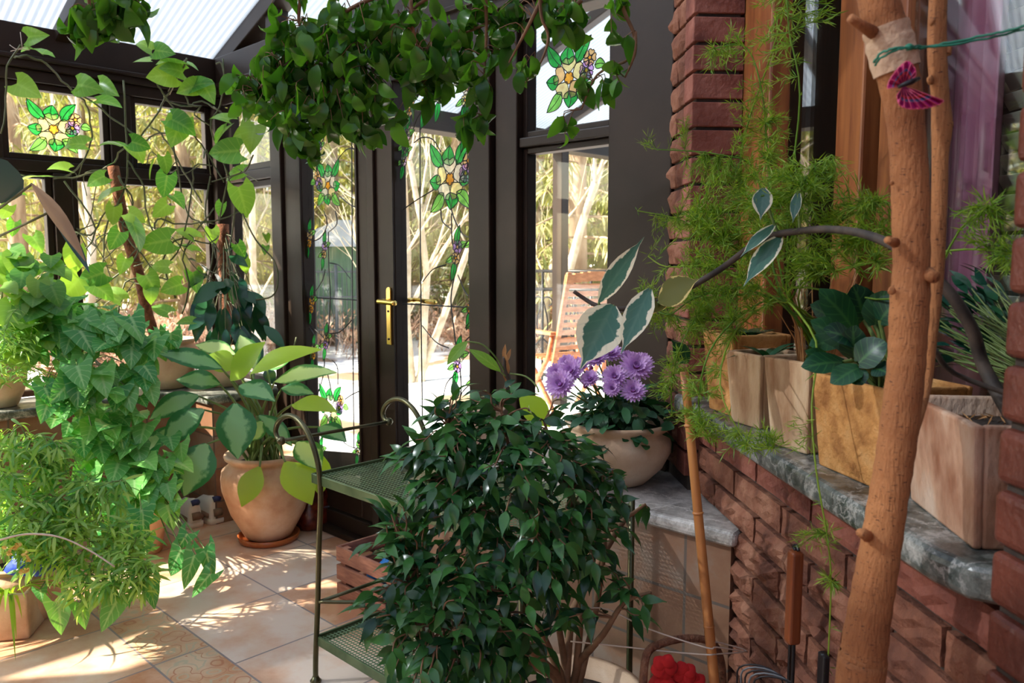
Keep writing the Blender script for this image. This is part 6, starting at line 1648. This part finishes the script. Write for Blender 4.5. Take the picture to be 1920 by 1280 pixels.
# --- asparagus fern
def asparagus():
    zt = tz(1447, 662)
    t, f, w = planter((0.885, 0.0), (0.985, -0.033), 0.12, zt, M['planter_a'], 'asparagus_fern', 'large airy asparagus fern growing from a narrow cream clay planter')
    root = f(w / 2, 0.06, zt - 0.02)
    st, dry, nd = MB(), MB(), MB()
    ST = [[(1470, 560, 1.62), (1430, 440, 1.6), (1390, 330, 1.62), (1400, 240, 1.62), (1440, 120, 1.6), (1470, 20, 1.6), (1480, -40, 1.6)], [(1480, 540, 1.6), (1480, 380, 1.55), (1500, 180, 1.5), (1480, 60, 1.5), (1475, -20, 1.5)], [(1470, 560, 1.6), (1400, 480, 1.58), (1330, 440, 1.6), (1270, 410, 1.65), (1195, 395, 1.7)],
          [(1465, 570, 1.6), (1380, 540, 1.55), (1300, 560, 1.55), (1250, 590, 1.6), (1200, 560, 1.68)], [(1480, 550, 1.6), (1540, 450, 1.5), (1600, 400, 1.45), (1640, 380, 1.4)], [(1485, 560, 1.6), (1560, 480, 1.48), (1620, 450, 1.4), (1670, 440, 1.36)], [(1460, 560, 1.6), (1390, 590, 1.5), (1330, 660, 1.5), (1310, 760, 1.52), (1330, 830, 1.52)],
          [(1465, 560, 1.6), (1420, 330, 1.55), (1350, 290, 1.58), (1230, 280, 1.7)], [(1470, 540, 1.6), (1440, 300, 1.55), (1430, 180, 1.55), (1400, 90, 1.58), (1340, 90, 1.62)], [(1475, 550, 1.6), (1500, 400, 1.5), (1520, 320, 1.48), (1560, 290, 1.45)], [(1465, 560, 1.6), (1340, 560, 1.6), (1280, 640, 1.68), (1260, 720, 1.74), (1260, 780, 1.76)],
          [(1460, 565, 1.58), (1380, 620, 1.5), (1350, 720, 1.46), (1400, 830, 1.42), (1450, 840, 1.38)], [(1475, 560, 1.56), (1530, 640, 1.42), (1522, 760, 1.36), (1530, 880, 1.32), (1550, 1000, 1.3), (1558, 1090, 1.3), (1552, 1250, 1.3)], [(1500, 540, 1.55), (1600, 500, 1.4), (1780, 470, 1.3), (1860, 470, 1.2), (1910, 480, 1.14)], [(1480, 540, 1.58), (1700, 560, 1.35), (1800, 430, 1.25), (1850, 390, 1.2)],
          [(1455, 560, 1.6), (1330, 500, 1.6), (1250, 500, 1.66), (1215, 480, 1.7)]]
    paths = []
    for s_ in ST:
        P = smoothpts([root + rv(0.02), root + Z * 0.07 + rv(0.02)] + [at(q[0], q[1], q[2] + (0.16 if q[0] < 1450 and q[1] < 640 else 0.0)) for q in s_], 4); paths.append(P); st.tube(P, lerp_list([0.0026, 0.0014], len(P)), 4, False)
    for k in range(34):
        a = R.uniform(0, 6.28); h = R.uniform(0.08, 0.2); q = root + V((math.cos(a) * 0.03, math.sin(a) * 0.03, 0))
        dry.tube([q, q + V((math.cos(a) * 0.012, math.sin(a) * 0.012, h * 0.5)), q + V((math.cos(a) * 0.05, math.sin(a) * 0.05, h))], [0.002, 0.0016, 0.001], 4, False)
        if k % 2:
            for j in range(6): dry.needle(q + Z * h * R.random(), (rv() + Z * 0.8).normalized(), 0.03, 0.001)
    an = [p for P in paths for p in P[8:]]
    B = [(1330, 430, 1.6, 60, 34), (1390, 380, 1.58, 70, 54), (1350, 350, 1.6, 50, 30), (1430, 440, 1.55, 70, 52), (1370, 480, 1.56, 70, 54), (1320, 540, 1.58, 60, 36), (1400, 560, 1.5, 60, 44), (1290, 600, 1.62, 45, 18), (1340, 620, 1.54, 50, 30), (1460, 360, 1.53, 60, 40), (1430, 270, 1.56, 60, 34), (1410, 200, 1.58, 45, 12), (1450, 120, 1.56, 55, 8), (1460, 30, 1.55, 50, 7), (1520, 380, 1.48, 60, 32), (1560, 330, 1.46, 45, 14), (1600, 430, 1.42, 60, 30), (1640, 400, 1.4, 40, 16), (1640, 480, 1.38, 45, 18), (1550, 460, 1.46, 60, 32), (1500, 500, 1.5, 50, 26),
         (1260, 440, 1.68, 35, 10), (1235, 600, 1.72, 35, 10), (1270, 690, 1.72, 35, 12), (1240, 720, 1.74, 30, 7), (1320, 720, 1.52, 40, 14), (1340, 800, 1.5, 35, 12), (1290, 790, 1.6, 30, 7), (1230, 540, 1.68, 35, 8), (1350, 110, 1.62, 35, 10), (1400, 60, 1.58, 30, 5), (1310, 330, 1.62, 30, 6), (1860, 440, 1.18, 45, 12), (1830, 400, 1.2, 40, 8), (1885, 490, 1.16, 30, 6), (1430, 820, 1.4, 30, 7), (1390, 850, 1.44, 35, 8), (1480, 820, 1.36, 25, 4), (1540, 1000, 1.31, 25, 3), (1555, 1100, 1.3, 22, 4), (1500, 1010, 1.31, 18, 3), (1210, 270, 1.72, 18, 2), (1280, 240, 1.66, 20, 3), (1560, 30, 1.5, 25, 4)]
    for (px, py, Y, r, n) in B:
        Y += 0.16 if px < 1450 and py < 640 else 0.0
        c2 = at(px, py, Y); rr = r * Y / F
        for k in range(int(n * 1.9)):
            tgt = inball(c2, rr * 1.05, 1.2); a = min(an, key=lambda q: (q - tgt).length)
            if (tgt - a).length > 0.09: a = tgt + (a - tgt).normalized() * 0.09
            tw = [a, a.lerp(tgt, 0.5) + rv(0.008) + Z * 0.006, tgt]; st.tube(tw, 0.0007, 3, False)
            nn = max(4, int((tgt - a).length / 0.009))
            for j in range(nn):
                p = a.lerp(tgt, (j + 0.5) / nn) + Z * 0.006 * math.sin(3.14 * j / nn); ax = (tgt - a).normalized()
                for q in range(3):
                    nd.needle(p, (ax * 0.7 + rv(0.9)).normalized(), R.uniform(0.016, 0.028), 0.001)
    for P in paths:
        for k in range(14, len(P), 2):
            for q in range(3): nd.needle(P[k], rv().normalized(), R.uniform(0.014, 0.026), 0.0009)
    nd.build('needles', M['l_asp'], t, smooth=False); st.build('stems', M['l_asp'], t); dry.build('dry_stems', M['drystem'], t)
asparagus()
# --- dark crinkled plant in the orange planter
zt = tz(1545, 700)
t4, f4, w4 = planter((1.06, -0.022), (1.245, -0.045), 0.14, zt, M['planter_b'], 'crinkled_leaf_plant', 'dark broad-leaved plant in a wide orange speckled clay planter')
lv, st = MB(), MB(); r0 = f4(w4 / 2, 0.07, zt - 0.02)
for (b, tp, w, Y) in (((1580, 680), (1505, 690), 50, 1.36), ((1590, 650), (1520, 605), 60, 1.38), ((1600, 620), (1535, 545), 62, 1.42), ((1620, 600), (1600, 535), 60, 1.44), ((1640, 610), (1660, 545), 56, 1.42), ((1610, 680), (1660, 640), 60, 1.3), ((1600, 670), (1600, 610), 50, 1.34), ((1610, 690), (1560, 720), 46, 1.3), ((1640, 690), (1665, 700), 40, 1.28), ((1570, 640), (1520, 650), 44, 1.44), ((1560, 600), (1520, 575), 50, 1.48), ((1600, 700), (1620, 720), 40, 1.3), ((1650, 600), (1690, 560), 60, 1.4), ((1600, 640), (1545, 620), 50, 1.34), ((1560, 690), (1510, 660), 40, 1.4)):
    p = pxl(lv, b, tp, w, Y, Y - 0.02, 'round', 0.6, 0.15, 0.6, 5, 0.03); st.tube(smoothpts([r0 + rv(0.02), r0.lerp(p, 0.6) + Z * 0.02, p], 3), 0.004, 5, False)
lv.build('leaves', M['l_berg'], t4); st.build('stems', M['stem'], t4)
# --- variegated rubber plant in the big brown planter
def rubber():
    zt = tz(1823, 788, -0.03)
    t, f, w = planter((1.285, -0.07), (1.508, -0.025), 0.155, zt, M['planter_c'], 'variegated_rubber_plant', 'variegated rubber plant in the big flaking brown planter, branch reaching left', 0.03, 0.012)
    b0 = f(w * 0.62, 0.09, zt - 0.03)
    P = smoothpts([b0] + [at(*q) for q in ((1846, 690, 1.17), (1826, 625, 1.17), (1796, 570, 1.17), (1762, 530, 1.18), (1690, 470, 1.2), (1625, 440, 1.28), (1560, 430, 1.38), (1500, 433, 1.46), (1430, 448, 1.52), (1350, 505, 1.57), (1280, 545, 1.60), (1210, 572, 1.63), (1155, 579, 1.65), (1118, 572, 1.66), (1096, 560, 1.67), (1076, 546, 1.67))], 5)
    MB().tube(P, lerp_list([0.010, 0.009, 0.0075, 0.0065, 0.006, 0.0048, 0.004], len(P)), 8).build('stem', M['darktwig'], t)
    MB().tube(smoothpts([b0 + V((0, 0, 0.05)), at(1790, 700, 1.14), at(1752, 655, 1.1)], 4), 0.004, 6).build('side_stem', M['darktwig'], t)
    for (b, tp, w_, m, Yb, Yt, cu, face) in (((1123, 566), (1208, 444), 34, 'l_rub', 1.65, 1.60, 0.3, .7), ((1150, 572), (1088, 692), 72, 'l_rub', 1.63, 1.56, 0.35, .85), ((1219, 541), (1164, 664), 42, 'l_rub', 1.62, 1.56, 0.3, .7),
                                            ((1252, 572), (1160, 590), 36, 'l_rubback', 1.62, 1.66, 0.2, .5), ((1235, 566), (1312, 522), 50, 'l_rubback', 1.6, 1.56, 0.25, .6), ((1250, 560), (1210, 590), 30, 'l_rubback', 1.62, 1.6, 0.3, .5),
                                            ((1454, 420), (1388, 482), 20, 'l_rub', 1.5, 1.46, 0.25, .5), ((1466, 440), (1394, 537), 32, 'l_rub', 1.5, 1.45, 0.3, .55), ((1432, 352), (1426, 412), 30, 'l_rub', 1.5, 1.48, 0.3, .6), ((1497, 358), (1486, 418), 16, 'l_rub', 1.46, 1.44, 0.2, .5)):
        mb = MB(); p = pxl(mb, b, tp, w_ * 1.2, Yb, Yt, 'rubber', cu, 0.14, face, 5); mb.build('leaf', M[m], t)
        q = min(P, key=lambda k: (k - p).length); MB().tube(smoothpts([q, q.lerp(p, 0.5) - Z * 0.008, p], 3), 0.0025, 6).build('leaf_stalk', M['stem'], t)
    ch = MB()
    for k in range(70):
        p = f(R.uniform(0.02, w - 0.02), R.uniform(0.02, 0.13), zt - 0.028); ch.needle(p, V((R.uniform(-1, 1), R.uniform(-1, 1), 0.3)).normalized(), R.uniform(0.015, 0.03), 0.0012)
    ch.build('dry_mulch', M['drystem'], t, smooth=False)
rubber()
# --- grey bowl and dark plant behind
c = S(1.43, -0.235, 0.9185)
t = potted('dark_plant', 'grey glazed bowl with dark foliage behind the big brown planter', 'potted plant', c, [(0.035, 0), (0.05, 0.006), (0.056, 0.10), (0.062, 0.19), (0.066, 0.2), (0.058, 0.2), (0.05, 0.17)], M['greypot'], 0.18)
lv, st = MB(), MB()
for (px, py, Y, r, n) in ((1800, 600, 1.27, 45, 26), (1850, 560, 1.27, 45, 24), (1880, 620, 1.24, 40, 20), (1790, 660, 1.25, 30, 14), (1860, 650, 1.24, 30, 12)):
    for k in range(n):
        p = inball(at(px, py, Y), r * Y / F, 0.5); q = c + Z * 0.18
        st.tube(smoothpts([q, q.lerp(p, 0.5) + rv(0.015), p], 3), 0.0012, 4, False)
        lv.leaf(p, (p - q + rv(0.05)).normalized(), (Z + rv(0.6)).normalized(), R.uniform(0.03, 0.06), R.uniform(0.01, 0.02), 'lance', 0.5)
lv.build('leaves', M['l_dark'], t); st.build('stems', M['stem'], t)

# ================================================================== BRANCHES HANGING FROM ABOVE
def hanging(label, stems, blobs, L=0.062, seed=0):
    P0 = [pxpath(s, 5) for s in stems]
    up = P0[0][0]; crown = V((0.36, 1.05, 2.42))
    P0[0] = smoothpts([crown, crown.lerp(up, 0.5) + Z * 0.10], 4)[:-1] + smoothpts([crown.lerp(up, 0.5) + Z * 0.10, up], 3)[:-1] + P0[0]
    t = thing('fig_branch', label, 'branch', P0[0][0], 'curly fig branches overhead')
    st, lv = MB(), MB()
    for P in P0: st.tube(P, lerp_list([0.005, 0.0035, 0.0018], len(P)), 6)
    an = [p for P in P0 for p in P]
    for (px, py, Y, r, n) in blobs:
        c2 = at(px, py, Y); rr = r * Y / F
        for k in range(max(2, int(n * 0.55))):
            tgt = inball(c2, rr * 1.05, 1.0)
            a = min(an, key=lambda q: (q - tgt).length + 0.5 * max(0, tgt.z - q.z))
            m = a.lerp(tgt, 0.5) + rv(0.02) + Z * 0.02
            tw = smoothpts([a, m, tgt], 3); st.tube(tw, lerp_list([0.0016, 0.0008], len(tw)), 3, False)
            for j in range(R.choice((2, 3, 3, 4))):
                p = tw[-1 - j] if j < len(tw) else tgt
                toc = (CAM - p).normalized()
                d = (V((R.uniform(-1, 1), R.uniform(-1, 1), 0)) * 0.7 - Z * R.uniform(0.35, 1.5)).normalized()
                lq = L * R.uniform(0.65, 1.15); nn = (toc * R.uniform(0.1, 1) + Z * 0.5 + rv(0.6)).normalized()
                lv.leaf(p, d, nn, lq * 1.1, lq * 0.5, 'curly', R.choice((0.8, 1.6, 2.4, 3.2)) + R.uniform(-.3, .3), 0.22)
    lv.build('leaves', M['l_curly'], t); st.build('twigs', M['twig'], t)
hanging('leafy curly fig branches hanging across the top over the door',
        [[(900, -60, 1.75), (797, 0, 1.8), (772, 20, 1.82), (715, 65, 1.85), (682, 104, 1.87), (660, 140, 1.88), (575, 200, 1.9)], [(800, -40, 1.8), (673, 8, 1.82), (622, 45, 1.85), (589, 82, 1.88), (560, 101, 1.9), (513, 141, 1.9), (480, 170, 1.92)], [(589, 82, 1.88), (575, 120, 1.88), (573, 145, 1.88)], [(960, 20, 1.78), (900, 50, 1.8), (850, 70, 1.82)], [(910, -20, 1.75), (912, 60, 1.78), (908, 140, 1.8), (905, 215, 1.8)], [(770, 0, 1.8), (775, 60, 1.8), (790, 110, 1.82), (800, 150, 1.83)], [(575, 190, 1.9), (560, 230, 1.9), (555, 260, 1.9)], [(565, -20, 1.85), (560, 40, 1.87), (570, 50, 1.87)]],
        [(480, 110, 1.92, 30, 10), (470, 145, 1.92, 35, 14), (470, 190, 1.92, 40, 16), (520, 90, 1.9, 45, 18), (540, 150, 1.9, 55, 28), (530, 200, 1.9, 55, 26), (580, 100, 1.88, 45, 20), (600, 160, 1.88, 60, 34), (590, 200, 1.88, 45, 18), (555, 225, 1.9, 35, 12), (560, 265, 1.9, 32, 14), (640, 110, 1.86, 50, 24), (650, 180, 1.86, 60, 34), (690, 130, 1.85, 50, 24), (690, 190, 1.85, 50, 22), (700, 220, 1.85, 28, 10), (640, 50, 1.85, 50, 20), (700, 50, 1.84, 50, 22), (560, 40, 1.87, 40, 12), (540, 10, 1.87, 40, 9), (740, 90, 1.84, 40, 16), (790, 60, 1.82, 40, 12), (780, 130, 1.82, 35, 14), (810, 120, 1.82, 45, 24), (805, 155, 1.82, 35, 14), (800, 85, 1.82, 35, 12), (870, 70, 1.8, 35, 10), (880, 120, 1.8, 40, 18), (905, 160, 1.8, 25, 8), (890, 235, 1.8, 22, 6), (900, 210, 1.8, 18, 4), (910, 20, 1.78, 40, 12), (850, 10, 1.8, 45, 12), (760, 10, 1.82, 45, 12), (690, 245, 1.86, 25, 8), (740, 215, 1.85, 20, 5), (940, 80, 1.78, 25, 6)])
hanging('short curly fig branch hanging under the glass roof at the top left',
        [[(250, -60, 1.7), (230, 0, 1.72), (215, 30, 1.73), (185, 45, 1.74)], [(165, -40, 1.7), (168, 10, 1.72), (172, 30, 1.72)]],
        [(150, 25, 1.72, 26, 9), (175, 45, 1.72, 30, 10), (180, 10, 1.72, 40, 10), (235, 40, 1.72, 34, 10), (250, 10, 1.72, 34, 10), (215, 15, 1.72, 25, 6)], 0.066)
hanging('sparse curly fig twigs hanging in front of the right flower pane',
        [[(1010, -40, 1.7), (1015, 30, 1.72), (1028, 70, 1.73), (1012, 120, 1.74), (978, 162, 1.75)], [(1160, -30, 1.66), (1170, 20, 1.67), (1190, 70, 1.68), (1180, 110, 1.7), (1120, 140, 1.73), (1090, 205, 1.76)], [(1190, 60, 1.68), (1190, 100, 1.68), (1172, 145, 1.7)], [(1015, 0, 1.72), (985, 60, 1.74), (950, 125, 1.76)], [(1090, 0, 1.7), (1060, 30, 1.72), (1030, 45, 1.72)]],
        [(1060, 30, 1.72, 30, 7), (1085, 40, 1.72, 28, 7), (1040, 55, 1.72, 20, 4), (1150, 140, 1.7, 20, 4), (1165, 60, 1.69, 20, 5), (1095, 150, 1.74, 14, 3), (1135, 150, 1.72, 20, 4), (985, 130, 1.74, 12, 3), (1065, 235, 1.76, 20, 6), (1050, 10, 1.72, 22, 5), (1020, 0, 1.72, 30, 8), (935, 75, 1.76, 22, 6), (960, 20, 1.75, 30, 8), (1140, 0, 1.68, 24, 4)], 0.055)
